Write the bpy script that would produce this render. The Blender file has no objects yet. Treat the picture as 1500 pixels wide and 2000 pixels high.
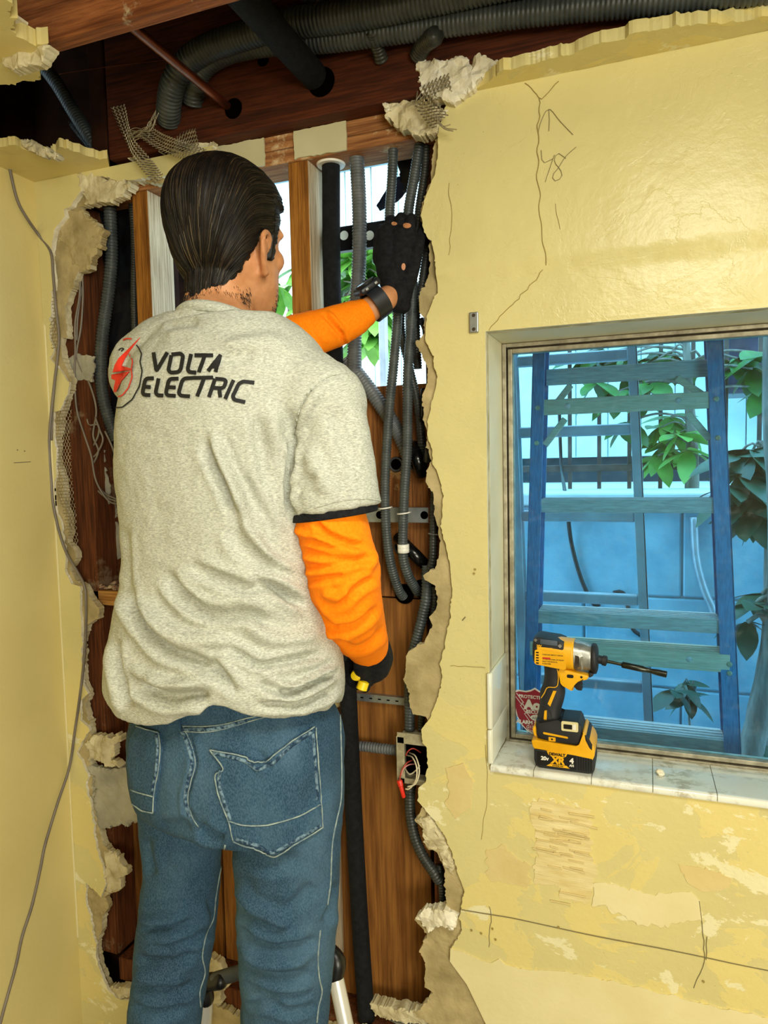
import bpy, bmesh, math, random
import numpy as np
from mathutils import Vector, Matrix, noise
from mathutils.geometry import delaunay_2d_cdt
from mathutils.bvhtree import BVHTree
random.seed(7)
S = bpy.context.scene
COL = S.collection
# ------------------------------------------------------------------ camera
FPX = 1384.0
CY, CP, CR = math.radians(20.54), math.radians(4.05), math.radians(-1.22)
CAM = Vector((0.0, -1.35, 1.60))
_f = Vector((-math.sin(CY)*math.cos(CP), math.cos(CY)*math.cos(CP), -math.sin(CP)))
_r = Vector((math.cos(CY), math.sin(CY), 0)); _u = _r.cross(_f)
RT = math.cos(CR)*_r + math.sin(CR)*_u
UP = -math.sin(CR)*_r + math.cos(CR)*_u
FW = _f
cd = bpy.data.cameras.new('camera'); cam = bpy.data.objects.new('camera', cd); COL.objects.link(cam)
cd.sensor_fit = 'HORIZONTAL'; cd.sensor_width = 36.0; cd.lens = 36.0*FPX/1500.0
cd.clip_start = 0.02; cd.clip_end = 200
cam.matrix_world = Matrix(((RT.x, UP.x, -FW.x, CAM.x), (RT.y, UP.y, -FW.y, CAM.y), (RT.z, UP.z, -FW.z, CAM.z), (0, 0, 0, 1)))
S.camera = cam
# ------------------------------------------------------------------ world, lights, exposure
w = bpy.data.worlds.new('sky'); S.world = w; w.use_nodes = True
bg = w.node_tree.nodes['Background']
bg.inputs[0].default_value = (0.66, 0.87, 1.0, 1); bg.inputs[1].default_value = 3.6
def area(name, loc, target, size, power, col):
    l = bpy.data.lights.new(name, 'AREA'); l.shape = 'RECTANGLE'; l.size, l.size_y = size
    l.energy = power; l.color = col
    o = bpy.data.objects.new(name, l); COL.objects.link(o); o.location = loc
    o.rotation_euler = (Vector(target)-Vector(loc)).to_track_quat('-Z', 'Y').to_euler()
    return o
area('ceiling_lamp_light', (0.05, -1.22, 2.28), (-0.1, -1.1, 0.4), (0.6, 0.35), 18, (0.98, 0.96, 0.82))
area('room_window_light', (1.9, -3.4, 1.5), (-0.6, 0.0, 1.3), (1.5, 1.2), 66, (0.98, 0.97, 0.85))
S.view_settings.view_transform = 'Standard'; S.view_settings.look = 'None'
S.view_settings.gamma = 1.0; S.view_settings.use_curve_mapping = False
S.view_settings.exposure = 0.6
# ------------------------------------------------------------------ pixel helpers
def ray(px, py):
    return FW + RT*((px-750.0)/FPX) + UP*(-(py-1000.0)/FPX)
def AY(px, py, y):
    d = ray(px, py); return CAM + d*((y-CAM.y)/d.y)
def AZ(px, py, z):
    d = ray(px, py); return CAM + d*((z-CAM.z)/d.z)
def AX(px, py, x):
    d = ray(px, py); return CAM + d*((x-CAM.x)/d.x)
def AD(px, py, s):
    return CAM + ray(px, py)*s
def proj(v):
    q = Vector(v)-CAM; s = q.dot(FW)
    return 750+FPX*q.dot(RT)/s, 1000-FPX*q.dot(UP)/s, s
# ------------------------------------------------------------------ materials
def lin(c):
    if isinstance(c, str):
        c = tuple(int(c[i:i+2], 16)/255 for i in (0, 2, 4))
    return tuple((x/12.92 if x <= 0.04045 else ((x+0.055)/1.055)**2.4) for x in c)
class NT:
    def __init__(s, name):
        s.m = bpy.data.materials.new(name); s.m.use_nodes = True
        s.t = s.m.node_tree; s.n = s.t.nodes; s.b = s.n['Principled BSDF']
        s.tc = None
    def link(s, a, b): s.t.links.new(a, b)
    def coord(s, scale=(1, 1, 1), rot=(0, 0, 0), src='Object'):
        if s.tc is None: s.tc = s.n.new('ShaderNodeTexCoord')
        mp = s.n.new('ShaderNodeMapping'); mp.inputs['Scale'].default_value = scale; mp.inputs['Rotation'].default_value = rot
        s.link(s.tc.outputs[src], mp.inputs[0]); return mp.outputs[0]
    def noise(s, co, scale, detail=4, rough=0.55, dist=0.0):
        n = s.n.new('ShaderNodeTexNoise'); n.inputs['Scale'].default_value = scale; n.inputs['Detail'].default_value = detail
        n.inputs['Roughness'].default_value = rough; n.inputs['Distortion'].default_value = dist
        s.link(co, n.inputs['Vector']); return n.outputs['Fac']
    def ramp(s, fac, stops):
        r = s.n.new('ShaderNodeValToRGB'); e = r.color_ramp.elements
        while len(e) < len(stops): e.new(0.5)
        for k, (p, c) in enumerate(stops):
            e[k].position = p; c = lin(c) if not isinstance(c, (int, float)) else (c, c, c); e[k].color = (*c, 1)
        s.link(fac, r.inputs[0]); return r.outputs[0]
    def mix(s, fac, a, b, mode='MIX'):
        m = s.n.new('ShaderNodeMix'); m.data_type = 'RGBA'; m.blend_type = mode
        for v, i in ((fac, 0), (a, 6), (b, 7)):
            if hasattr(v, 'is_linked'): s.link(v, m.inputs[i])
            elif i == 0: m.inputs[0].default_value = v
            else: m.inputs[i].default_value = (*lin(v), 1)
        return m.outputs[2]
    def col(s, c):
        if hasattr(c, 'is_linked'): s.link(c, s.b.inputs['Base Color'])
        else: s.b.inputs['Base Color'].default_value = (*lin(c), 1)
    def bump(s, h, strength=0.3, dist=0.01):
        b = s.n.new('ShaderNodeBump'); b.inputs['Strength'].default_value = strength; b.inputs['Distance'].default_value = dist
        prev = s.b.inputs['Normal'].links
        if prev: s.link(prev[0].from_socket, b.inputs['Normal'])
        s.link(h, b.inputs['Height']); s.link(b.outputs[0], s.b.inputs['Normal'])
    def set(s, rough=0.5, metal=0.0, spec=0.5):
        s.b.inputs['Roughness'].default_value = rough; s.b.inputs['Metallic'].default_value = metal
        s.b.inputs['Specular IOR Level'].default_value = spec; return s
def simple(name, c1, c2=None, scale=20, rough=0.5, metal=0.0, bump=0.0, bscale=None, stretch=(1, 1, 1), spec=0.5, detail=5, lo=0.35, hi=0.65):
    t = NT(name); t.set(rough, metal, spec)
    co = t.coord(stretch)
    if c2 is not None: t.col(t.ramp(t.noise(co, scale, detail), [(lo, c1), (hi, c2)]))
    else: t.col(c1)
    if bump: t.bump(t.noise(co, bscale or scale*2, 6), bump, 0.004)
    return t.m
def wood(name, c1, c2, axis='z', rough=0.75, dirt=None, s=1.0):
    t = NT(name); t.set(rough, 0, 0.25)
    st = {'x': (1.2, 22, 22), 'y': (22, 1.2, 22), 'z': (22, 22, 1.2)}[axis]
    co = t.coord(tuple(v*s for v in st))
    n1 = t.noise(co, 2.2, 6, 0.65, 0.6)
    c = t.ramp(n1, [(0.3, c1), (0.52, c2), (0.7, c1)])
    n2 = t.noise(t.coord(tuple(v*3*s for v in st)), 3.0, 4)
    c = t.mix(t.ramp(n2, [(0.42, 0.0), (0.62, 0.45)]), c, c1, 'MULTIPLY')
    n3 = t.noise(t.coord((1, 1, 1)), 9, 6, 0.7)
    if dirt: c = t.mix(t.ramp(n3, [(0.58, 0.0), (0.66, 0.8)]), c, dirt)
    t.col(c); t.bump(n1, 0.35, 0.003); t.bump(n2, 0.2, 0.002)
    return t.m
# ------------------------------------------------------------------ object helpers
def tag(o, label=None, cat=None, group=None, kind=None):
    if label: o['label'] = label
    if cat: o['category'] = cat
    if group: o['group'] = group
    if kind: o['kind'] = kind
    return o
def empty(name, loc, label=None, cat=None, group=None):
    o = bpy.data.objects.new(name, None); COL.objects.link(o); o.location = loc
    o.empty_display_size = 0.05
    return tag(o, label, cat, group)
def wloc(o):
    v = Vector((0, 0, 0))
    while o: v += o.location; o = o.parent
    return v
def obj(name, data, mat, parent=None, smooth=False, auto=None):
    if isinstance(data, bmesh.types.BMesh):
        me = bpy.data.meshes.new(name); bmesh.ops.recalc_face_normals(data, faces=data.faces[:]); data.to_mesh(me); data.free()
    else: me = data; me.name = name
    o = bpy.data.objects.new(name, me)
    if mat and not me.materials: me.materials.append(mat)
    n = len(me.vertices); a = np.empty(n*3); me.vertices.foreach_get('co', a); a = a.reshape(-1, 3)
    if parent is not None:
        p = wloc(parent); org = np.array(p); o.parent = parent; o.location = (0, 0, 0)
    else:
        mn, mx = a.min(0), a.max(0); org = np.array(((mn[0]+mx[0])/2, (mn[1]+mx[1])/2, mn[2])); o.location = org
    a = a-org; me.vertices.foreach_set('co', a.ravel())
    if smooth or auto:
        me.polygons.foreach_set('use_smooth', [True]*len(me.polygons))
    if auto: me.set_sharp_from_angle(angle=math.radians(auto))
    me.update(); COL.objects.link(o)
    return o
def recenter(o):
    """move a child's origin to its own middle (so copies can be placed by location)"""
    me = o.data; n = len(me.vertices); a = np.empty(n*3); me.vertices.foreach_get('co', a); a = a.reshape(-1, 3)
    c = (a.min(0)+a.max(0))/2; me.vertices.foreach_set('co', (a-c).ravel()); o.location = Vector(o.location)+Vector(c); return o
def add_box(bm, c, size, bev=0.0, rot=None, seg=2):
    r = bmesh.ops.create_cube(bm, size=1.0); vs = r['verts']
    M = Matrix.Translation(Vector(c)) @ (rot if rot is not None else Matrix.Identity(4)) @ Matrix.Diagonal((*size, 1))
    bmesh.ops.transform(bm, matrix=M, verts=vs)
    if bev:
        es = {e for v in vs for e in v.link_edges}
        bmesh.ops.bevel(bm, geom=list(es), offset=bev, segments=seg, affect='EDGES', profile=0.5)
    return bm
def bbox(lo, hi, bev=0.0, seg=2):
    bm = bmesh.new(); lo, hi = Vector(lo), Vector(hi)
    return add_box(bm, (lo+hi)/2, hi-lo, bev, None, seg)
def spline(pts, step):
    """Catmull-Rom resampled at about equal steps"""
    P = [Vector(p) for p in pts]
    if len(P) == 2: P = [P[0], P[0].lerp(P[1], .5), P[1]]
    E = [2*P[0]-P[1]]+P+[2*P[-1]-P[-2]]; raw = []
    for i in range(1, len(E)-2):
        a, b, c, d = E[i-1:i+3]
        for k in range(24):
            t = k/24; raw.append(0.5*((2*b)+(c-a)*t+(2*a-5*b+4*c-d)*t*t+(3*b-a-3*c+d)*t**3))
    raw.append(P[-1])
    L = [0.0]
    for i in range(1, len(raw)): L.append(L[-1]+(raw[i]-raw[i-1]).length)
    n = max(2, int(round(L[-1]/step))); out = []; j = 0
    for k in range(n+1):
        x = L[-1]*k/n
        while j < len(L)-2 and L[j+1] < x: j += 1
        d = L[j+1]-L[j]; out.append(raw[j].lerp(raw[j+1], 0 if d == 0 else (x-L[j])/d))
    return out
def sweep(bm, pts, rad, nseg=12, cap=True, sx=1.0, up=None):
    """tube through pts; rad number or per-point list; parallel transport frame"""
    n = len(pts); rad = [rad]*n if isinstance(rad, (int, float)) else rad
    T = [(pts[min(i+1, n-1)]-pts[max(i-1, 0)]).normalized() for i in range(n)]
    N = up if up is not None else (Vector((0, 0, 1)) if abs(T[0].z) < 0.9 else Vector((1, 0, 0)))
    N = (N-T[0]*N.dot(T[0])).normalized(); rings = []
    for i in range(n):
        N = (N-T[i]*N.dot(T[i])).normalized(); B = T[i].cross(N)
        rings.append([bm.verts.new(pts[i]+(N*math.cos(2*math.pi*k/nseg)*sx+B*math.sin(2*math.pi*k/nseg))*rad[i]) for k in range(nseg)])
    for i in range(n-1):
        for k in range(nseg):
            bm.faces.new((rings[i][k], rings[i][(k+1) % nseg], rings[i+1][(k+1) % nseg], rings[i+1][k]))
    if cap: bm.faces.new(rings[0][::-1]); bm.faces.new(rings[-1])
    return bm
def tube(pts, r, nseg=10, step=0.01, cap=True):
    bm = bmesh.new(); return sweep(bm, spline(pts, step), r, nseg, cap)
def ribbed(pts, r, pitch=0.006, depth=0.08, nseg=14):
    q = spline(pts, pitch/4); prof = (1.0, 1.0-depth*0.25, 1.0-depth, 1.0-depth*0.25)
    bm = bmesh.new(); sweep(bm, q, [r*prof[i % 4] for i in range(len(q))], nseg); return bm
def lathe(bm, prof, origin, axis, nseg=24, up=None):
    """prof: list of (along, radius)"""
    ax = Vector(axis).normalized(); o = Vector(origin)
    pts = [o+ax*p[0] for p in prof]; n = len(pts)
    N = up or (Vector((0, 0, 1)) if abs(ax.z) < 0.9 else Vector((1, 0, 0))); N = (N-ax*N.dot(ax)).normalized(); B = ax.cross(N)
    rings = [[bm.verts.new(pts[i]+(N*math.cos(2*math.pi*k/nseg)+B*math.sin(2*math.pi*k/nseg))*max(prof[i][1], 1e-5)) for k in range(nseg)] for i in range(n)]
    for i in range(n-1):
        for k in range(nseg):
            bm.faces.new((rings[i][k], rings[i][(k+1) % nseg], rings[i+1][(k+1) % nseg], rings[i+1][k]))
    bm.faces.new(rings[0][::-1]); bm.faces.new(rings[-1]); return bm
def jag(loop, amp=0.35, minlen=0.006, rnd=random, cap=0.006):
    """fractal roughening of a closed/open 2-D polyline given as [(x,y)]"""
    out = [loop[0]]
    def rec(a, b, d):
        L = math.hypot(b[0]-a[0], b[1]-a[1])
        if L < minlen or d > 6: out.append(b); return
        k = max(-cap, min(cap, rnd.gauss(0, amp*0.3)*L*(.3, .6, 1.2, 1.5, 1.5, 1.5, 1.5, 1.5)[d]*rnd.choice((.3, 1, 1.4))))
        m = ((a[0]+b[0])/2-(b[1]-a[1])/L*k, (a[1]+b[1])/2+(b[0]-a[0])/L*k)
        rec(a, m, d+1); rec(m, b, d+1)
    for a, b in zip(loop[:-1], loop[1:]): rec(a, b, 0)
    return out
def inside(pts, loop):
    P = np.asarray(pts); x, y = P[:, 0], P[:, 1]; r = np.zeros(len(P), bool); L = np.asarray(loop); M_ = np.roll(L, -1, 0)
    for (x0, y0), (x1, y1) in zip(L, M_):
        if y0 == y1: continue
        c = ((y0 > y) != (y1 > y)) & (x < (x1-x0)*(y-y0)/(y1-y0)+x0); r ^= c
    return r
def slab(loops, to3, thick, grid=0.03, amp=0.0, nscale=30, edge_in=0.0, front=None):
    """solid plate from 2-D loops (first outer, rest holes); to3(u,v,d) -> world, d=depth behind the face"""
    verts, edges = [], []
    for lp in loops:
        b = len(verts); verts += [Vector(p) for p in lp]; n = len(lp); edges += [(b+i, b+(i+1) % n) for i in range(n)]
    O = np.asarray(loops[0]); mn, mx = O.min(0), O.max(0)
    gx, gy = np.meshgrid(np.arange(mn[0]+grid/2, mx[0], grid), np.arange(mn[1]+grid/2, mx[1], grid))
    G = np.stack([gx.ravel(), gy.ravel()], 1); rs = np.random.RandomState(3); G = G+rs.uniform(-.3, .3, G.shape)*grid
    ok = inside(G, loops[0])
    for h in loops[1:]: ok &= ~inside(G, h)
    verts += [Vector(p) for p in G[ok]]
    V, _, F, *_r2 = delaunay_2d_cdt(verts, edges, [], 0, 1e-5)
    A = np.array([tuple(v) for v in V]); F = [f for f in F if len(f) == 3]
    C = np.array([A[list(f)].mean(0) for f in F]); ok = inside(C, loops[0])
    for h in loops[1:]: ok &= ~inside(C, h)
    F = [f for f, k in zip(F, ok) if k]
    cnt = {}
    for f in F:
        for a, b in ((f[0], f[1]), (f[1], f[2]), (f[2], f[0])): cnt[(a, b)] = 1
    border = [(a, b) for a, b in cnt if (b, a) not in cnt]; bset = {a for a, b in border}
    used = sorted({i for f in F for i in f}); vs, fs = [], []; ix = {}
    for i in used:
        u, v = A[i]; d = 0.0
        if amp: d = amp*noise.fractal((u*nscale, v*nscale, 1.7), 0.8, 2.0, 4)
        if front: d += front(u, v)
        if i in bset: d = d+edge_in
        ix[i] = len(vs); vs.append(to3(u, v, d))
    nb = len(vs)
    for i in used: vs.append(to3(A[i][0], A[i][1], thick))
    for f in F:
        a, b, c = (ix[i] for i in f); fs.append((a, b, c)); fs.append((c+nb, b+nb, a+nb))
    for a, b in border: a, b = ix[a], ix[b]; fs.append((b, a, a+nb, b+nb))
    me = bpy.data.meshes.new('slab'); me.from_pydata([tuple(v) for v in vs], [], fs); me.update()
    bm = bmesh.new(); bm.from_mesh(me); bpy.data.meshes.remove(me); return bm
def wall_to3(y0):
    return lambda u, v, d: (u, y0+d, v)
def px_loop(pts, y): return [(AY(a, b, y).x, AY(a, b, y).z) for a, b in pts]
def text_mesh(body, size, bold=0.0, shear=0.0, ext=0.0002, spacing=1.0, align='LEFT'):
    cu = bpy.data.curves.new('t', 'FONT'); cu.body = body; cu.size = size; cu.offset = bold; cu.shear = shear; cu.extrude = ext
    cu.space_character = spacing; cu.align_x = align; cu.resolution_u = 4
    o = bpy.data.objects.new('t', cu); COL.objects.link(o); dg = bpy.context.evaluated_depsgraph_get()
    me = bpy.data.meshes.new_from_object(o.evaluated_get(dg)); bpy.data.objects.remove(o); bpy.data.curves.remove(cu); me.materials.clear(); return me
def place_mesh(me, origin, xdir, ydir):
    x = Vector(xdir).normalized(); y = Vector(ydir); y = (y-x*y.dot(x)).normalized(); z = x.cross(y)
    me.transform(Matrix(((x.x, y.x, z.x, origin[0]), (x.y, y.y, z.y, origin[1]), (x.z, y.z, z.z, origin[2]), (0, 0, 0, 1)))); return me
def join_bm(dst, me):
    dst.from_mesh(me); bpy.data.meshes.remove(me); return dst
# ------------------------------------------------------------------ palette of materials
def wall_paint(name, base, worn, lowz, pale):
    t = NT(name); t.set(0.29, 0, 0.5)
    co = t.coord()
    c = t.ramp(t.noise(co, 2.2, 4, .6), [(0.3, base), (0.7, tuple(v*0.93 if not isinstance(v, str) else v for v in base))])
    geo = t.n.new('ShaderNodeSeparateXYZ'); t.link(t.coord(), geo.inputs[0])
    band = t.n.new('ShaderNodeMapRange'); band.inputs[1].default_value = lowz-0.10; band.inputs[2].default_value = lowz+0.06
    band.inputs[3].default_value = 1; band.inputs[4].default_value = 0; t.link(geo.outputs[2], band.inputs[0])
    n = t.noise(t.coord((1, 1, 1.25)), 5.5, 7, .62, .5)
    m1 = t.ramp(n, [(0.50, 0.0), (0.515, 1.0)])
    f = t.n.new('ShaderNodeMath'); f.operation = 'MULTIPLY'; t.link(m1, f.inputs[0]); t.link(band.outputs[0], f.inputs[1])
    c = t.mix(f.outputs[0], c, worn)
    n3 = t.noise(t.coord((1, 1, 1.6)), 7.0, 8, .68, .3)
    m3 = t.ramp(n3, [(0.585, 0.0), (0.60, 1.0)])
    f3 = t.n.new('ShaderNodeMath'); f3.operation = 'MULTIPLY'; t.link(m3, f3.inputs[0]); t.link(band.outputs[0], f3.inputs[1])
    c = t.mix(f3.outputs[0], c, pale)
    n4 = t.noise(t.coord((1, 1, 1)), 160, 3); c = t.mix(t.ramp(n4, [(0.70, 0.0), (0.74, 0.35)]), c, '7a6a40')
    t.col(c)
    t.bump(t.noise(co, 90, 5, .6), 0.28, 0.0025); t.bump(t.noise(co, 14, 3), 0.35, 0.006); t.bump(m1, 0.25, 0.001)
    return t.m
PAINT = (0.88, 0.83, 0.575)
m_paint = wall_paint('yellow_wall_paint', PAINT, 'e2d188', 1.10, 'ebe3b6')
m_paint_left = simple('yellow_side_wall_paint', (0.885, 0.82, 0.555), (0.86, 0.79, 0.52), 3, 0.4, bump=.15, bscale=60)
m_pale = simple('pale_paint_layer', 'ebdfae', 'e4d7a0', 8, .4, bump=.15, bscale=60)
m_coat = simple('brown_plaster_coat', '9a8a60', 'c0ae80', 14, .95, bump=.6, bscale=70, spec=.1)
m_chunk = simple('broken_plaster', 'b3a57e', 'e2d8b4', 22, .95, bump=.8, bscale=80, spec=.1)
m_white_chunk = simple('white_plaster_edge', 'd9cfae', 'f4efdc', 25, .95, bump=.7, bscale=90, spec=.1)
m_wall_plain = simple('cream_room_paint', 'e2d5a6', 'dacb98', 4, .5)
m_floor = simple('floor_board_grey', '6d6357', '80766a', 6, .6, bump=.1)
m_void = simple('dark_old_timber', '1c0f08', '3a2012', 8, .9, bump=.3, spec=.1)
m_beam = wood('red_brown_beam', '2e140a', '5c2b13', 'x', .7, None)
m_joist = wood('light_brown_joist', '6b3a1c', 'a9683a', 'x', .75, 'cdbb95')
m_plate = wood('weathered_top_plate', '7a4a28', 'b07a4a', 'x', .8, 'd9c49b')
m_stud = wood('orange_brown_stud', '70420f', 'a8702c', 'z', .7, None)
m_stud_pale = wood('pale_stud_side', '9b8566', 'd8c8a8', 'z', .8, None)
m_stud_dark = wood('dark_stud', '3d1f0e', '6d3c1c', 'z', .8, '8a7458')
m_ply = wood('brown_plywood', '6e4218', '94622c', 'z', .62, None, .55)
m_board = wood('rough_sheathing_board', '59300f', '96612f', 'z', .75, 'a88a5c')
m_block = wood('block_timber', '94622e', 'c59350', 'x', .75, None)
m_paper = simple('black_building_paper', '08090b', '1a1e24', 12, .38, bump=.9, bscale=10)
m_greypaper = simple('grey_torn_paper', '8f8c7c', 'b7b29c', 10, .9, bump=.4)
m_conduit = simple('grey_flexible_conduit', '373d3e', '4a504f', 30, .42, bump=.1)
m_conduit_dark = simple('dark_flexible_conduit', '292b29', '3e403b', 30, .4, bump=.1)
m_conduit_light = simple('light_grey_conduit', '53575a', '6a6e70', 30, .45, bump=.1)
m_foam = simple('black_foam_insulation', '0b0c0e', '17191c', 90, .85, bump=.5, bscale=220, spec=.25)
m_copper = simple('copper', '8a4a2e', 'b0674a', 12, .3, .9, bump=.1)
m_galv = simple('galvanised_steel', '8f979c', 'b4babd', 25, .38, .85)
m_rust = simple('dusty_steel', '8d8468', 'b9b192', 40, .7, .3, bump=.4)
m_lath = simple('metal_lath', '857b62', 'b0a486', 40, .55, .5)
m_black = simple('black_plastic', '0c0d0f', '14161a', 20, .35)
m_blackgloss = simple('black_rubber_gloss', '08090a', None, rough=.22)
m_cable = simple('grey_cable_sheath', '6e655a', '82786a', 14, .5)
m_white = simple('white_plastic', 'e8e6dc', None, rough=.4)
m_red = simple('red_plastic', 'e0301e', None, rough=.35)
m_pencil = simple('pencil_mark', '7c7150', None, rough=.9)
m_crack = simple('hairline_crack', '9c8748', None, rough=1)
# ------------------------------------------------------------------ room shell
Z_C = AY(950, 180, 0).z                    # ceiling height
X_L = AY(75, 348, 0).x                     # corner with the left wall
X_R, Y_B = 2.4, -4.2
Z_T = Z_C+0.34                             # underside of the deck above
def struct(name, data, mat, **k):
    o = obj(name, data, mat, **k); o['kind'] = 'structure'; return o
struct('floor', bbox((X_L-.12, Y_B-.1, -.1), (X_R+.1, .17, 0)), m_floor)
struct('wall_left', bbox((X_L-.12, Y_B, 0), (X_L, 0.02, Z_C)), m_paint_left)
struct('wall_right', bbox((X_R, Y_B, 0), (X_R+.1, .17, Z_T)), m_wall_plain)
struct('wall_front', bbox((X_L-.12, Y_B-.1, 0), (X_R+.1, Y_B, Z_T)), m_wall_plain)
struct('ceiling', bbox((X_L, Y_B, Z_C), (X_R, -1.05, Z_C+.02)), m_wall_plain)
struct('cavity_sky_screen', bbox((X_L-.16, .0, 0), (X_L-.121, .16, Z_T)), m_void)  # added to keep sky light out of the open cavity end
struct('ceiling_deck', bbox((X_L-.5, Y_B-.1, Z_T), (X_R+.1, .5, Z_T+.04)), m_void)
struct('void_side_screen', bbox((X_L-.5, Y_B, Z_C-.02), (X_L-.38, .5, Z_T)), m_void)  # added dark screen, shuts out the sky beside the ceiling void
struct('void_back_screen', bbox((X_L-.5, .42, Z_C-.3), (AY(212, 200, .2).x+.06, .5, Z_T)), m_void)  # added dark screen behind the void, blocks the sky
# ---- back wall: skim paint over a brown coat, broken open
R_PAINT = [(885,200),(870,215),(858,262),(857,300),(849,349),(830,394),(825,418),(827,442),(845,472),(852,520),(855,568),(842,598),(833,619),(831,664),(845,694),(848,718),(855,736),(851,760),(842,799),(836,820),(835,850),(845,880),(845,907),(859,937),(865,962),(864,1012),(860,1027),(871,1062),(879,1100),(884,1150),(878,1219),(863,1287),(862,1329),(854,1364),(840,1403),(823,1425),(825,1450),(834,1461),(836,1494),(832,1527),(818,1538),(815,1562),(832,1584),(848,1601),(862,1623),(884,1667),(892,1700),(898,1715),(906,1736),(900,1778),(900,1820),(879,1856),(879,1877),(912,1922),(948,1997),(985,2060)]
B_PAINT = [(960,2095),(850,2080),(700,2050),(500,2020),(350,2010)]
L_PAINT = [(252,1955),(228,1949),(210,1931),(192,1886),(189,1844),(180,1805),(168,1760),(168,1724),(198,1752),(207,1727),(201,1688),(183,1628),(180,1580),(168,1535),(174,1517),(153,1475),(150,1472),(160,1450),(176,1423),(157,1406),(157,1373),(173,1354),(162,1335),(162,1261),(160,1225),(158,1198),(157,1145),(140,1140),(128,1115),(129,1093),(109,988),(108,1000),(105,955),(111,925),(111,886),(105,850),(105,805),(117,802),(132,772),(136,751),(120,724),(97,700),(106,685),(96,655),(105,610),(108,541),(103,502),(108,469),(111,451),(132,424),(129,412),(145,404),(163,375),(165,345),(150,340),(155,328),(165,342),(220,352),(255,354),(280,352),(330,345),(350,332),(395,312),(418,300),(420,276)]
R_COAT = [(875,195),(846,300),(842,350),(824,395),(820,420),(827,440),(840,475),(840,520),(830,556),(818,580),(819,610),(830,622),(829,650),(812,670),(825,694),(836,720),(833,751),(825,772),(827,800),(826,820),(833,855),(843,900),(835,917),(832,942),(846,960),(847,985),(850,1010),(857,1030),(859,1060),(857,1090),(850,1108),(826,1124),(830,1133),(848,1142),(855,1165),(851,1191),(838,1205),(845,1221),(829,1257),(799,1271),(793,1282),(793,1310),(788,1326),(799,1359),(803,1384),(807,1395),(832,1399),(838,1412),(835,1440),(840,1475),(838,1530),(829,1560),(822,1583),(810,1601),(823,1615),(830,1645),(837,1659),(854,1664),(865,1689),(869,1700),(868,1725),(870,1772),(828,1778),(810,1796),(834,1823),(819,1856),(831,1880),(829,1928),(846,1940),(807,1976),(840,2000),(845,2040)]
B_COAT = [(800,2045),(700,2012),(640,2005),(560,2000),(470,1985),(420,1960),(330,1975),(255,1931)]
L_COAT = [(231,1928),(213,1931),(194,1889),(189,1850),(198,1820),(200,1790),(210,1772),(204,1751),(216,1745),(234,1739),(234,1715),(249,1706),(213,1664),(201,1646),(195,1620),(186,1590),(180,1540),(182,1500),(172,1480),(183,1436),(179,1437),(177,1418),(165,1376),(174,1358),(163,1333),(162,1252),(170,1222),(192,1209),(194,1190),(173,1160),(165,1143),(154,1140),(137,1112),(150,1090),(149,1080),(132,1060),(135,1005),(127,991),(124,950),(123,940),(115,910),(111,865),(121,803),(137,757),(140,745),(128,715),(117,670),(120,658),(130,661),(129,595),(138,568),(153,532),(177,526),(180,502),(195,481),(197,460),(204,451),(192,442),(162,409),(155,405),(200,395),(235,385),(255,362),(330,352),(352,340),(400,318),(424,305),(424,276)]
W_L = AY(952, 900, 0).x; W_T = AY(952, 648, 0).z; W_B = AY(962, 1503, 0).z; W_R = W_L+1.35
def wall_outline(r, b, l, y, amp):
    hole = px_loop(r+b+l, y); hole[0] = (hole[0][0], Z_C); hole[-1] = (hole[-1][0], Z_C)
    return [(X_L, 0), (X_R, 0), (X_R, Z_C)] + jag(hole, amp, .006) + [(X_L, Z_C)]
WIN = [(W_L, W_B), (W_L, W_T), (W_R, W_T), (W_R, W_B)]
z_led = AY(860, 545, 0).z
def ledge(u, v):
    t = max(0, min(1, (v-(z_led-.004))/.010)); d = -.0065*t*t*(3-2*t)
    return d+.0016*noise.noise((u*3, v*3, 4.2))+.0009*noise.noise((u*11, v*9, 1.2))
wall = struct('wall_back', slab([wall_outline(R_PAINT, B_PAINT, L_PAINT, -.004, .3), WIN], wall_to3(-.005), .007, .015, 0, 1, 0.0, ledge), m_paint, auto=35)
random.seed(11)
coat = obj('brown_coat', slab([wall_outline(R_COAT, B_COAT, L_COAT, .004, .5), WIN], wall_to3(.003), .019, .012, .0022, 20), m_coat, wall)
for o_, m_ in ((wall, m_white_chunk), (coat, m_chunk)):       # broken edges show the lime core
    o_.data.materials.append(m_); nn_ = np.empty(len(o_.data.polygons)*3); o_.data.polygons.foreach_get('normal', nn_)
    o_.data.polygons.foreach_set('material_index', (np.abs(nn_.reshape(-1, 3)[:, 1]) < .5).astype(np.int32))
# pale lower paint layer with a ragged top edge
LOW = [(880,1852),(905,1858),(940,1876),(960,1880),(975,1872),(985,1882),(1014,1892),(1062,1895),(1090,1896),(1150,1907),(1230,1925),(1330,1950),(1420,1972),(1520,1990),(1700,2020),(2400,2120)]
lp = px_loop(LOW, -.006); random.seed(5)
hl = px_loop([(985,2060),(948,1997),(912,1922),(879,1877)], -.006)
obj('lower_paint_layer', slab([[(lp[-1][0], .3), (hl[0][0]+.03, .3)]+hl+jag(lp, .25, .008)], wall_to3(-.0075), .003, .05, 0), m_pale, wall)
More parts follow.
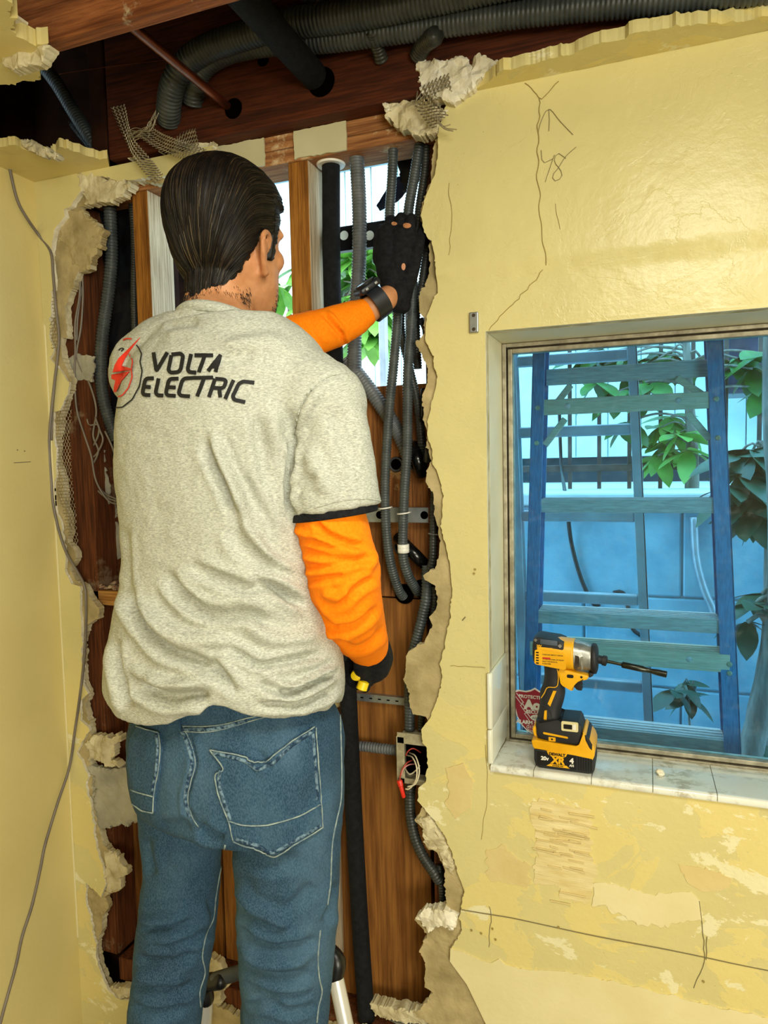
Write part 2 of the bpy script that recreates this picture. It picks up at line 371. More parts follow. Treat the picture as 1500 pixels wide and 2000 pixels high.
# peeled patches on the lower wall
m_peel = simple('peeled_plaster_patch', 'e9dba6', 'd9c382', 10, .6, bump=.5, bscale=30, stretch=(1, 1, 5), spec=.3)
m_peel2 = simple('stained_plaster_patch', 'dfcc90', 'd8c282', 12, .5, bump=.3, bscale=40)
def patch(pts, m, th=.0006, amp=.5):
    l = px_loop(pts+[pts[0]], -.006); obj('paint_patch', slab([jag(l, amp, .006)[:-1]], wall_to3(-.0055-th), th+.001, .03, .0004, 60), m, wall)
patch([(1041,1565),(1155,1582),(1157,1660),(1150,1765),(1092,1752),(1095,1735),(1045,1728)], m_peel)
patch([(1160,1725),(1200,1728),(1262,1745),(1280,1750),(1350,1742),(1368,1760),(1372,1800),(1290,1812),(1155,1770)], m_pale)
patch([(950,1660),(985,1650),(1010,1680),(1035,1690),(1030,1735),(955,1715)], m_peel2)
patch([(1325,1688),(1370,1695),(1430,1715),(1425,1735),(1375,1742),(1340,1720)], m_peel2)
patch([(870,1500),(905,1490),(925,1530),(920,1580),(890,1600),(868,1570)], m_peel2, .001)
# torn horizontal splinters in the peeled patch
bm = bmesh.new(); rs = random.Random(2)
for k in range(34):
    a = AY(rs.uniform(1045, 1120), rs.choice([rs.uniform(1620, 1668), rs.uniform(1575, 1760)]), -.008)
    add_box(bm, (a.x+.02, a.y, a.z), (rs.uniform(.015, .06), .0022, rs.uniform(.0012, .003)), .0005, Matrix.Rotation(rs.uniform(-.04, .12), 4, 'Y'), 1)
obj('torn_fibre', bm, m_peel2, wall)['kind'] = 'stuff'
# cracks, pencil marks
def wall_line(name, strokes, r, m, y=-.0062, z=None):
    bm = bmesh.new()
    for s in strokes:
        pts = [AY(a, b, y) for a, b in s]
        for p in pts:
            p.y = y - (.0065 if p.z > z_led+.002 else 0)
        sweep(bm, spline(pts, .008), r, 5, True)
    return obj(name, bm, m, wall)
random.seed(21)
def wob(pts, n=5, a=3):
    o = []
    for (x0, y0), (x1, y1) in zip(pts[:-1], pts[1:]):
        for k in range(n): o.append((x0+(x1-x0)*k/n+random.uniform(-a, a), y0+(y1-y0)*k/n+random.uniform(-a, a)*.5))
    return o+[pts[-1]]
wall_line('crack', [wob([(1056,195),(1053,250),(1050,330),(1057,420),(1066,515),(1050,540),(1020,575),(985,610),(955,645)]), wob([(1028,165),(1057,197),(1092,162)], 4, 2)], .0007, m_crack)
wall_line('crack', [wob([(878,360),(885,440),(878,500)], 4, 2), wob([(1085,400),(1095,450)], 3, 2)], .0004, m_crack)
wall_line('pencil_arrow', [[(1073,259),(1074,238),(1073,216)], [(1052,264),(1058,240),(1073,216),(1095,240),(1120,266)]], .00045, m_pencil)
wall_line('pencil_number', [[(1058,296),(1062,320),(1082,312)], [(1084,305),(1078,322),(1066,358)],
                            [(1106,312),(1090,302),(1084,318),(1096,335),(1098,348),(1086,356),(1080,346),(1092,330),(1106,308),(1126,290)]], .00045, m_pencil)
wall_line('seam_line', [wob([(902,1777),(1000,1793),(1150,1826),(1300,1854),(1500,1896),(1700,1935)], 3, .6)], .0009, m_pencil)
wall_line('crack', [wob([(957,1770),(960,1800),(955,1830),(955,1850)], 3, 2), wob([(1368,1760),(1372,1800),(1374,1840),(1375,1880),(1355,1930)], 3, 2), wob([(1381,1830),(1379,1875)], 3, 1)], .0006, m_pencil)
wall_line('crack', [wob([(880,1300),(910,1302),(948,1304)], 4, 2), wob([(950,1455),(952,1560),(940,1640)], 4, 2)], .0004, m_crack)
wall_line('pencil_mark', [[(903,1212),(909,1205)]], .0012, m_pencil)
wall_line('pencil_mark', [wob([(128,990),(131,1010)], 2, 1)], .0005, m_crack)
# nail holes
bm = bmesh.new()
for a, b in [(921,1817),(940,1823),(962,1814),(968,1835),(1091,1811),(1374,1917),(926,1120),(928,1112)]:
    p = AY(a, b, -.0068); lathe(bm, [(0, .0022), (.0012, .0022)], p, (0, -1, 0), 8)
obj('nail_hole', bm, m_crack, wall)
# ceiling strip kept along the right part of the wall and other scraps
random.seed(31)
CE = [(955,160),(975,140),(1050,122),(1130,100),(1160,88),(1200,80),(1250,62),(1300,56),(1400,44),(1500,32),(1700,5),(2300,-75)]
ce = [(AZ(a, b, Z_C).x, AZ(a, b, Z_C).y) for a, b in CE]
def ceil3(u, v, d): return (u, v, Z_C+d)
strip = struct('ceiling_strip_right', slab([[(ce[-1][0], 0.003), (AY(895, 200, 0).x, .003)]+jag(ce, .4, .008)], ceil3, .02, .02, .001, 20), m_paint)
CL = [(-40,280),(0,287),(30,283),(60,296),(100,306),(118,286),(160,300),(195,312),(210,309)]
cl = [(AZ(a, b, Z_C).x, AZ(a, b, Z_C).y) for a, b in CL]
struct('ceiling_strip_left', slab([[(AY(212, 309, 0).x, .003), (X_L, .003), (X_L, cl[0][1])]+jag(cl, .5, .008)], ceil3, .018, .02, .001, 20), m_paint_left)
tl = [(-120,-60),(12,-30),(18,35),(35,35),(22,60),(70,90),(95,85),(88,108),(78,125),(80,155),(40,160),(0,166),(-150,175)]
tlz = [(AZ(a, b, Z_C).x, AZ(a, b, Z_C).y) for a, b in tl]
c4 = struct('ceiling_strip_corner', slab([jag(tlz, .6, .008)], ceil3, .026, .02, .001, 20), m_paint_left)
# ------------------------------------------------------------------ timber of the opened wall
def beam(name, lo, hi, mat, label, cat='timber', group=None, bev=.003):
    return tag(obj(name, bbox(lo, hi, bev), mat), label, cat, group)
zp = AY(677, 295, .02).z                      # underside of the lower top plate
zb = AY(600, 231, -.02).z                     # underside of the rim beam
zm = (zp+zb)/2
xa, xb = AY(150, 300, .02).x, X_R
ZF = AY(760, 1962, .1).z
beam('top_plate', (xa, .021, zp), (xb, .11, zm-.0008), m_plate, 'lower board of the doubled top plate, conduits pass up through its pale underside')
up_plate = beam('top_plate', (xa, .023, zm+.0008), (xb, .11, zb+.004), m_plate, 'upper board of the doubled top plate, right under the dark beam')
# painted patches left on the plate
for (x0, x1) in ((424, 516), (575, 677)):
    a, b = AY(x0, 280, .019).x, AY(x1, 280, .019).x
    random.seed(x0); l = jag([(a, zp+.001), (b, zp+.001), (b, zb-.001), (a, zb-.001), (a, zp+.001)], .12, .008)[:-1]
    obj('paint_patch', slab([l], wall_to3(.0165), .004, .03, .0003, 40), simple('cream_paint_patch', 'cfc9a4', 'c4bd96', 8, .6), up_plate)
xl = AY(212, 290, -.02).x
rim = beam('rim_beam', (xl, -.02, zb), (xb, .03, zb+.30), m_beam, 'dark red-brown beam over the opening, pipes run into its bored holes', 'beam')
# bored holes: flat dark discs painting in their shade on the beam face
def hole_disc(parent, p, r, axis=(0, -1, 0), m=None, depth=.002, name='bored_hole'):
    bm = bmesh.new(); lathe(bm, [(0, r), (.0008, r)], p, axis, 28); return obj(name, bm, m or m_void, parent, auto=40)
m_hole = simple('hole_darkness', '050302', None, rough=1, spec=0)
for (a, b, r) in ((456, 212, .0205), (628, 160, .0285), (514, 117, .013)):
    hole_disc(rim, AY(a, b, -.021), r, m=m_hole)
pj1, pj0 = AZ(285, 55, Z_C+.012), AZ(237, 40, Z_C+.012)
beam('ceiling_joist', (X_L-.3, pj0.y, Z_C+.012), (1.2, pj1.y, Z_T-.003), m_joist, 'light brown ceiling joist crossing the top left corner, plaster scraps on its edge', 'joist')
# cross joist beyond, on the left
beam('cross_joist', (xl-.05, -.018, zb+.02), (xl-.006, .40, Z_T-.003), m_void, 'dark joist end at the left end of the rim beam', 'joist')
# studs
def stud(px0, px1, py, zlo, zhi, label, mat=m_stud, side=None, y0=.025, y1=.112):
    a, b = AY(px0, py, y0).x, AY(px1, py, y0).x
    o = tag(obj('wall_stud', bbox((a, y0, zlo), (b, y1, zhi), .002), mat), label, 'stud')
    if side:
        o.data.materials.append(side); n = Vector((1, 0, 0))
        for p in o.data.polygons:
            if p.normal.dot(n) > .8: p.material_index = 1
    return o
zbot = ZF
stud(262, 292, 480, zbot, zp, 'brown stud left of the head, its right side pale', m_stud, m_stud_pale)
stud(566, 605, 450, zbot+.1, zp, 'brown stud between the head and the black foam pipe', m_stud, m_stud_pale)
stud(106, 180, 900, zbot, zp, 'dark stud behind the wire netting at the left edge of the hole', m_stud_dark, None, .03)
stud(186, 215, 1500, zbot, AY(180, 1185, .03).z, 'short dark stud under the debris-covered block on the left', m_stud_dark, None, .035)
stud(836, 872, 1000, zbot, zp, 'stud behind the right edge of the hole', m_stud_dark, None, .06)
a, b = AY(170, 1180, .03), AY(280, 1150, .03)
blk = tag(obj('fire_block', bbox((a.x, .03, a.z), (b.x+.1, .112, a.z+.036), .002), m_block), 'short block between studs left of the man, covered in plaster rubble', 'timber')
bm = bmesh.new(); rs = random.Random(4)
for k in range(170):
    s = rs.uniform(.002, .009); p = (rs.uniform(a.x+.004, b.x+.02), rs.uniform(.036, .105), a.z+.036+s*.35+rs.random()**2*.012)
    r = bmesh.ops.create_icosphere(bm, subdivisions=1, radius=s)
    for v in r['verts']: v.co = Vector(p)+Vector((v.co.x*rs.uniform(.6, 1.5), v.co.y*rs.uniform(.6, 1.4), v.co.z*rs.uniform(.4, .9)))
obj('rubble', bm, simple('brick_red_rubble', '7d4a38', 'c9b593', 60, .95), blk)['kind'] = 'stuff'
# short header on the left carrying the lath
zh = AY(300, 372, .03).z

# sill plate at the foot of the opening
beam('bottom_plate', (xa, .024, ZF-.06), (W_L-.02, .112, ZF), m_stud_dark, 'bottom plate of the opened wall')
# ---- sheathing with the outer opening
op_l, op_r = AY(336, 500, .125).x, AY(850, 500, .125).x
op_t = AY(700, 318, .125).z; op_b = AY(760, 757, .118).z; nx0, nx1, nz = AY(772, 800, .118).x, AY(789, 800, .118).x, AY(782, 828, .118).z
shl = [(X_L-.12, 0), (X_R, 0), (X_R, Z_T), (X_L-.12, Z_T)]
wr2 = [(W_L-.0185, W_B-.0205), (W_L-.0185, W_T+.0205), (W_R+.0185, W_T+.0205), (W_R+.0185, W_B-.0205)]
opl = [(op_l, op_b), (op_l, op_t), (op_r, op_t), (op_r, op_b), (nx1+.004, op_b-.01), (nx1, nz), (nx0+.008, nz+.02), (nx0, op_b)]
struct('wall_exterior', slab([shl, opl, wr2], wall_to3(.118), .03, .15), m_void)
tag(obj('plywood_panel', bbox((AY(640, 1500, .1).x, .100, ZF+.003), (AY(838, 1500, .1).x, .117, AY(760, 1168, .1).z), .001), m_ply), 'smooth brown plywood panel in the lower right of the opening', 'panel')
ub = tag(obj('sheathing_board', bbox((AY(600, 1000, .1).x, .098, AY(760, 1165, .1).z), (AY(845, 1000, .1).x, .117, AY(700, 757, .1).z), .002), m_board), 'rough brown board with conduit holes, above the plywood panel', 'panel')
tag(obj('plywood_panel', bbox((AY(176, 1500, .105).x, .106, ZF+.003), (AY(420, 1500, .1).x, .117, AY(200, 1180, .1).z), .001), m_ply), 'plywood panel behind the left of the man, below the rubble block', 'panel')
tag(obj('plywood_panel', bbox((AY(176, 900, .105).x, .107, AY(200, 1140, .1).z), (AY(330, 900, .1).x, .117, AY(200, 905, .1).z), .001), m_stud_dark), 'stained board above the rubble block, left of the shirt', 'panel')
tag(obj('plywood_panel', bbox((AY(425, 1500, .1).x, .106, ZF+.003), (AY(636, 1500, .1).x, .117, AY(500, 1000, .1).z), .001), m_ply), 'brown panel seen between the legs of the man', 'panel')
# building paper
random.seed(3)
bp = px_loop([(165,400),(300,368),(318,500),(318,700),(300,820),(230,900),(165,905),(165,400)], .104)
tag(obj('building_paper', slab([jag(bp, .1, .02)[:-1]], wall_to3(.104), .002, .015, .012, 14), m_paper, smooth=True), 'crinkled black building paper in the left stud bay', 'paper')
m_bag = simple('blue_black_tarp', '0d1a30', '1c2c4a', 8, .3, bump=.6, bscale=9)
fp = [AY(a, b, .152) for a, b in [(735,402),(757,365),(768,350),(830,300),(835,345),(800,365),(780,390),(755,405),(742,412)]]
tag(obj('torn_paper_flap', slab([jag([(p.x, p.z) for p in fp]+[(fp[0].x, fp[0].z)], .3, .01)[:-1]], wall_to3(.152), .0015, .012, .004, 16), m_bag, smooth=True), 'torn dark blue paper flap hanging outside behind the conduits', 'paper')
fp = [AY(a, b, .1515) for a, b in [(775,300),(845,290),(845,345),(815,350),(800,370),(786,372)]]
tag(obj('torn_paper_flap', slab([jag([(p.x, p.z) for p in fp]+[(fp[0].x, fp[0].z)], .3, .01)[:-1]], wall_to3(.1515), .0015, .012, .004, 16), m_paper, smooth=True), 'torn black paper flap under the top plate, right of the opening', 'paper')
for pts, y, lab in (([(126,702),(150,690),(185,697),(182,745),(160,742),(138,748),(124,735)], .026, 'grey torn paper scrap bridging the stud on the left edge'),
                    ([(170,780),(185,785),(192,840),(205,900),(215,960),(212,985),(200,960),(196,905),(175,850)], .07, 'long pale plaster strip behind the cable tangle'),
                    ([(203,985),(222,975),(228,1020),(235,1060),(240,1090),(220,1095),(208,1060),(198,1015)], .10, 'white plaster smear left of the shirt above the rubble')):
    random.seed(int(pts[0][0])); l = px_loop(pts+[pts[0]], y)
    tag(obj('plaster_scrap', slab([jag(l, .5, .006)[:-1]], wall_to3(y), .004, .012, .003, 40), m_greypaper, smooth=False), lab, 'plaster scrap')
# broken plaster still hanging at the hole
def chunk(pts, y, th, label, m=m_chunk, amp=.007, seed=1, par=None):
    random.seed(seed); l = px_loop(pts+[pts[0]], y)
    return tag(obj('plaster_chunk', slab([jag(l, .7, .005)[:-1]], wall_to3(y), th, .009, amp, 38, .003), m), label, 'plaster chunk')
chunk([(806,108),(830,113),(860,118),(885,112),(902,106),(930,108),(970,112),(975,122),(945,150),(915,180),(880,200),(850,195),(822,180),(818,150)], -.03, .03, 'broken plaster chunk hanging under the beam, at the upper left corner of the right wall', m_white_chunk, .01, 3)
chunk([(745,195),(765,198),(800,197),(840,200),(860,215),(855,260),(840,262),(800,258),(770,245),(755,225)], -.012, .028, 'rough plaster lump left of the wall corner, over the top plate', m_chunk, .011, 4)
chunk([(862,214),(878,203),(882,215),(870,235),(860,243)], -.011, .008, 'small torn paint flap at the wall corner', m_white_chunk, .003, 5)
chunk([(150,325),(166,320),(180,335),(210,350),(250,352),(257,358),(235,384),(200,394),(166,400),(162,380),(150,345)], -.010, .026, 'broken plaster piece at the upper left of the hole', m_chunk, .006, 6)
chunk([(131,411),(160,408),(190,440),(204,451),(198,480),(178,503),(176,525),(152,530),(112,470),(118,440)], .0, .02, 'large bare plaster slab beside the corrugated conduit on the left', m_coat, .004, 7)
chunk([(182,1436),(200,1440),(238,1443),(222,1457),(222,1478),(210,1488),(234,1496),(205,1500),(172,1482),(165,1455)], -.008, .022, 'crumpled plaster chunk above the grey plaster slab on the left', m_chunk, .009, 8)
chunk([(172,1495),(205,1502),(249,1496),(258,1545),(270,1590),(270,1608),(230,1614),(195,1620),(184,1580)], .0, .015, 'grey plaster slab beside the left jeans pocket', m_greypaper, .003, 9)
chunk([(201,1665),(213,1664),(249,1706),(234,1715),(234,1739),(216,1745),(205,1750),(203,1700)], -.004, .018, 'jagged plaster chunk left of the thigh', m_chunk, .006, 10)
chunk([(165,1728),(198,1752),(206,1758),(210,1772),(205,1785),(180,1790)], .0, .016, 'rounded plaster lump under the jagged paint edge on the left', m_coat, .004, 11)
chunk([(410,1868),(428,1880),(438,1905),(446,1928),(430,1945),(425,1975),(405,1985),(400,1900)], .005, .02, 'cream plaster chunk seen between the legs', m_chunk, .005, 12)
chunk([(152,1448),(120,1440),(100,1445)], 0, 0, '', seed=1) if False else None
chunk([(810,1795),(825,1780),(868,1775),(895,1790),(890,1812),(850,1812),(836,1822)], -.010, .026, 'cream plaster lump beside the wall edge at the lower right of the hole', m_white_chunk, .008, 13)
chunk([(835,1590),(812,1602),(823,1615),(832,1650),(856,1664),(872,1700),(885,1712),(880,1670),(858,1625)], -.004, .02, 'rough plaster ridge along the lower right edge of the hole', m_chunk, .007, 14)
chunk([(722,1960),(760,1968),(800,1975),(838,1985),(835,2005),(790,2000),(730,1985)], .03, .03, 'yellowish rubble ridge at the foot of the plywood panel', m_chunk, .006, 15)
chunk([(206,1930),(230,1930),(256,1928),(260,1948),(235,1950),(215,1945)], -.004, .02, 'crumbled plaster edge left of the left leg', m_chunk, .008, 16)
chunk([(40,272),(58,270),(112,302),(108,308),(70,300),(48,288)], -.16, .02, 'plaster scrap lying on the ceiling edge at the left wall', m_chunk, .006, 17)
chunk([(120,282),(135,280),(160,292),(190,305),(170,308),(130,296)], -.05, .015, 'plaster scrap on the ceiling edge near the corner', m_chunk, .006, 18)
chunk([(18,45),(30,80),(60,95),(80,85),(97,88),(80,120),(60,125),(30,135),(10,130),(5,80)], -.42, .02, 'rough plaster lump on the joist at the top left', m_chunk, .01, 19)
chunk([(0,12),(20,20),(35,30),(28,45),(12,40),(0,30)], -.46, .02, 'small plaster scrap at the top left corner', m_white_chunk, .007, 20)
chunk([(232,285),(262,290),(300,265),(340,262),(385,265),(415,275),(418,298),(400,300),(360,285),(300,290),(250,310),(235,305)], -.012, .022, 'plaster ridge over the yellow band left of the beam', m_chunk, .009, 22)
chunk([(745,195),(757,200),(762,214),(752,218)], -.02, .01, 'white plaster tip at the end of the rough lump', m_white_chunk, .003, 23)
# ---- lath: woven strips of expanded metal
def lath_strip(path, width, label, y=None, cell=.0072):
    width *= 1.25
    pts = spline(path, .004); bm = bmesh.new(); L = (len(pts)-1)*.004; nw = max(2, int(width/(cell*.45)))
    def at(s, v):
        k = max(0, min(len(pts)-1, s/.004)); i = min(int(k), len(pts)-2); p = pts[i].lerp(pts[i+1], k-i)
        t = (pts[i+1]-pts[i]).normalized(); n = t.cross(Vector((0, 1, 0))).normalized()
        return p+n*v*width+Vector((0, .006*math.sin(s*40+v*3), 0))
    ns = max(2, int(L/cell))
    for i in range(ns):
        for j in range(nw):
            a = at((i+(.5 if j % 2 else 0))*L/ns, (j/nw-.5)); b = at((i+(0 if j % 2 else .5))*L/ns, ((j+1)/nw-.5)); c = at((i+(1 if j % 2 else .5))*L/ns, ((j+1)/nw-.5))
            sweep(bm, [a, b], .0013, 4, False, up=Vector((0, 1, 0)))
            sweep(bm, [a, c], .0013, 4, False, up=Vector((0, 1, 0)))
    return tag(obj('metal_lath', bm, m_lath), label, 'metal lath')
Q = lambda l, y: [AY(a, b, y) for a, b in l]
lath_strip(Q([(230,207),(240,240),(252,270),(262,290),(285,320),(310,350)], -.04), .022, 'bent lath strip hanging down over the yellow band')
lath_strip(Q([(280,255),(310,275),(345,290),(395,305)], -.05), .026, 'lath strip crossing toward the top of the head')
lath_strip(Q([(385,268),(360,272),(340,285)], -.045), .024, 'short lath strip under the plaster ridge')
lath_strip(Q([(880,165),(850,175),(825,190),(840,215),(862,240)], -.035), .028, 'rusty lath strip at the corner of the right wall')
bm = bmesh.new(); rs = random.Random(9)
for k in range(16):
    sweep(bm, spline(Q([(255+rs.uniform(-6, 6), 262+rs.uniform(-8, 8)), (275+rs.uniform(-14, 14), 258+rs.uniform(-10, 20)), (296+rs.uniform(-6, 6), 245+rs.uniform(-10, 12)), (306+rs.uniform(-2, 6), 225+rs.uniform(-20, 20))][:rs.choice([3, 4])], -.05+rs.uniform(-.01, .01)), .006), .0008, 4)
tag(obj('wire_ends', bm, m_lath), 'tangle of cut lath wires in front of the beam', 'wire')
bm = bmesh.new()
for s in ([(845,225),(858,238),(870,250),(892,253)], [(850,230),(865,246),(880,243)], [(855,240),(868,252),(885,256)]): sweep(bm, spline(Q(s, -.045), .005), .001, 5)
tag(obj('wire_ends', bm, m_lath), 'cut wire ends poking out at the corner of the right wall', 'wire')
# hexagonal wire netting on the left edge
def netting(px_pts, y, label, cell=.009):
    loop = px_loop(px_pts, y); O = np.array(loop); mn, mx = O.min(0), O.max(0); bm = bmesh.new(); h = cell/2; q = h/math.sqrt(3)*1.0
    segs = []
    j = 0; z = mn[1]
    while z < mx[1]:
        x = mn[0]+(h if j % 2 else 0)
        while x < mx[0]:
            segs += [((x, z), (x, z+2*q)), ((x, z+2*q), (x+h, z+3*q)), ((x, z+2*q), (x-h, z+3*q))]; x += cell
        z += 3*q; j += 1
    mid = [((a[0]+b[0])/2, (a[1]+b[1])/2) for a, b in segs]; ok = inside(mid, loop)
    f = lambda p: Vector((p[0], y+.004*noise.noise((p[0]*25, p[1]*25, 0)), p[1]))
    for (a, b), k in zip(segs, ok):
        if k: sweep(bm, [f(a), f(b)], .0007, 4, False, up=Vector((0, 1, 0)))
    return tag(obj('wire_netting', bm, m_lath), label, 'wire netting')
netting([(112,800),(128,775),(140,790),(136,850),(140,900),(143,960),(150,1010),(152,1060),(140,1070),(128,1020),(112,950),(108,880)], -.002, 'hexagonal plaster netting along the left edge of the hole')
netting([(98,600),(110,560),(112,620),(116,690),(100,680)], -.008, 'scrap of hexagonal netting above the grey paper on the left')
# ------------------------------------------------------------------ window
m_reveal = simple('cream_white_reveal', 'dcd3ae', 'e9e1c0', 6, .45, bump=.15, bscale=50)
m_tile = NT('white_glazed_tile'); m_tile.set(.12, 0, .5)
_c = m_tile.coord(); _n = m_tile.noise(_c, 30, 8, .7); _n2 = m_tile.noise(_c, 7, 3)
_f = m_tile.n.new('ShaderNodeMath'); _f.operation = 'MULTIPLY'; m_tile.link(m_tile.ramp(_n, [(.50, 0.), (.60, .7)]), _f.inputs[0]); m_tile.link(m_tile.ramp(_n2, [(.42, 0.), (.6, 1.)]), _f.inputs[1])
m_tile.col(m_tile.mix(_f.outputs[0], 'e9ebe0', 'a89c7c')); m_tile = m_tile.m
m_tile_clean = simple('clean_glazed_tile', 'e2e4d4', 'ece9d2', 6, .14)
m_alu = simple('weathered_aluminium_frame', '8b8470', 'b9b29c', 40, .5, .55, bump=.2)
m_gasket = simple('dark_window_gap', '2b2218', '4a3a26', 60, .9)
t = NT('tinted_window_glass'); t.n.remove(t.b)
tr = t.n.new('ShaderNodeBsdfTransparent'); tr.inputs[0].default_value = (0.56, 0.83, 0.95, 1)
gl = t.n.new('ShaderNodeBsdfGlossy'); gl.inputs['Roughness'].default_value = 0.03
fr = t.n.new('ShaderNodeFresnel'); fr.inputs[0].default_value = 1.45
df = t.n.new('ShaderNodeBsdfDiffuse'); df.inputs[0].default_value = (.75, .8, .8, 1)
mx = t.n.new('ShaderNodeMixShader'); t.link(fr.outputs[0], mx.inputs[0]); t.link(tr.outputs[0], mx.inputs[1]); t.link(gl.outputs[0], mx.inputs[2])
mx2 = t.n.new('ShaderNodeMixShader'); t.link(mx.outputs[0], mx2.inputs[1]); t.link(df.outputs[0], mx2.inputs[2])
t.link(t.ramp(t.noise(t.coord(), 55, 8, .75), [(.52, .004), (.75, .06)]), mx2.inputs[0])
t.link(mx2.outputs[0], t.n['Material Output'].inputs[0]); m_glass = t.m
YF = .150
zsb = AY(993, 1448, YF).z                       # sill height at the frame
zst = W_B+.014
win = empty('window_1', ((W_L+W_R)/2, .08, W_B)); win['kind'] = 'structure'
obj('jamb', bbox((W_L-.018, .023, W_B-.02), (W_L, YF+.03, W_T+.02), .001), m_reveal, win)
obj('jamb', bbox((W_R, .023, W_B-.02), (W_R+.018, YF+.03, W_T+.02), .001), m_reveal, win)
obj('head_reveal', bbox((W_L+.0005, .023, W_T), (W_R-.0005, YF+.03, W_T+.018), .001), m_reveal, win)
obj('sill_bed', bbox((W_L, -.004, W_B-.018), (W_R, YF+.03, W_B-.001)), m_rust, win)
obj('grout', bbox((W_L+.001, -.0105, W_B+.0015), (W_R-.001, .004, W_B+.0115), .002), m_rust, win)
def frame_bars(name, o, y0, y1, wd, m, par):
    l, r, b, tp = W_L+o, W_R-o, zsb+o-.004, W_T-o
    for lo, hi in (((l, y0, b), (l+wd, y1, tp)), ((r-wd, y0, b), (r, y1, tp)), ((l+wd, y0, tp-wd), (r-wd, y1, tp)), ((l+wd, y0, b), (r-wd, y1, b+wd))):
        obj(name, bbox(lo, hi, .0012), m, par)
frame_bars('outer_frame', .001, YF, YF+.03, .008, m_alu, win)
frame_bars('frame_gap', .009, YF+.010, YF+.03, .0035, m_gasket, win)
frame_bars('sash_frame', .0125, YF+.002, YF+.03, .009, m_alu, win)
pane = obj('pane', bbox((W_L+.019, YF+.016, zsb+.014), (W_R-.019, YF+.020, W_T-.019)), m_glass, win)
# glazed tiles on the sill and the lower jamb
tx = [W_L+.0015]+[AY(p, 1515+(p-1042)*.13, -.012).x for p in (1042, 1155, 1275, 1401)]
tw = (tx[4]-tx[1])/3
while tx[-1] < W_R: tx.append(tx[-1]+tw)
for i in range(len(tx)-1):
    x0, x1 = tx[i]+.0007, min(tx[i+1], W_R)-.0007
    bm = bmesh.new()
    prof = [(-.012, W_B+.001), (-.0135, W_B+.004), (-.013, W_B+.010), (-.010, W_B+.0135), (-.005, zst), (YF, zsb), (YF, zsb-.008), (.0, W_B+.0005), (-.004, W_B+.0005)]
    va = [bm.verts.new((x0, y, z)) for y, z in prof]; vb = [bm.verts.new((x1, y, z)) for y, z in prof]
    for k in range(len(prof)): bm.faces.new((va[k], va[(k+1) % len(prof)], vb[(k+1) % len(prof)], vb[k]))
    bm.faces.new(va); bm.faces.new(vb[::-1])
    obj('sill_tile', bm, m_tile, win, auto=50)
zj = [AY(962, v, -.01).z for v in (1316, 1426)]
for z0, z1 in ((zj[1]+.0006, zj[0]), (zst+.001, zj[1]-.0006)):
    bm = bmesh.new(); add_box(bm, (W_L+.0005, -.0085, (z0+z1)/2), (.009, .007, z1-z0), .003); add_box(bm, (W_L+.0032, .068, (z0+z1)/2), (.0055, .152, z1-z0), .001)
    obj('jamb_tile', bm, m_tile_clean, win, auto=50)
# alarm company shield sticker on the inside of the pane
ys = YF+.0145
m_maroon = simple('maroon_print', '8f1230', 'a01a3a', 12, .35); m_swhite = simple('white_print', 'e8e8e6', None, rough=.4)
SC = AY(1045, 1396, ys); ks = (AY(1085, 1396, ys)-AY(1005, 1396, ys)).length/80
def shield(k): return [(SC.x+x*ks*k, SC.z+y*ks*k) for x, y in [(-40,44),(-33,47),(-18,46),(-8,49),(0,54),(8,49),(18,46),(33,47),(40,44),(41,30),(40,12),(36,-6),(28,-22),(16,-34),(0,-42),(-16,-34),(-28,-22),(-36,-6),(-40,12),(-41,30)]]
stk = obj('shield_sticker', slab([shield(1.0)], wall_to3(ys), .0012, .02), m_swhite, None); tag(stk, 'maroon shield alarm sticker on the window glass behind the power tool', 'sticker')
obj('shield_field', slab([shield(.94)], wall_to3(ys-.0004), .0003, .02), m_maroon, stk)
bm = bmesh.new()
def stext(s, x, y, size, bold=.0, sp=1.0): join_bm(bm, place_mesh(text_mesh(s, size*ks, bold*ks, 0, .0002, sp, 'CENTER'), (SC.x+x*ks, ys-.0006, SC.z+y*ks), (1, 0, 0), (0, 0, 1)))
stext('PROTECTED BY', 0, 32, 9, .25); stext('AoC', 4, 11, 25, 1.6); stext('SECURITY', 4, 2, 9.5, .3)
stext('ALARM SYSTEMS', 0, -20, 10, .5); stext('(213) 624-', 0, -28, 8, .2); stext('(818) 442-', 0, -36, 8, .2)
lathe(bm, [(0, 13*ks), (.0003, 13*ks)], (SC.x+4*ks, ys-.0005, SC.z-6*ks), (0, -1, 0), 24)
for v in bm.verts:
    if abs(v.co.z-(SC.z-6*ks)) < 13.5*ks and len(v.link_edges) == 3 and abs((Vector((v.co.x, 0, v.co.z))-Vector((SC.x+4*ks, 0, SC.z-6*ks))).length-13*ks) < 1e-4: v.co.z = SC.z-6*ks+(v.co.z-(SC.z-6*ks))*.5
z = [(-36, 40), (-22, 22), (-26, 22), (-14, 6), (-18, 6), (-8, -8)]
sweep(bm, [Vector((SC.x+a*ks, ys-.0006, SC.z+b*ks)) for a, b in z], .9*ks, 4, True)
sweep(bm, [Vector((SC.x+(a-3)*ks, ys-.0006, SC.z+(b-5)*ks)) for a, b in z], .7*ks, 4, True)
obj('sticker_print', bm, m_swhite, stk, )
bm = bmesh.new(); join_bm(bm, place_mesh(text_mesh('AGREE', 6*ks, .2*ks, 0, .0002, 1.1, 'CENTER'), (SC.x+4*ks, ys-.0011, SC.z-8.3*ks), (1, 0, 0), (0, 0, 1))); obj('oval_print', bm, simple('grey_print', '8a8a88'), stk)
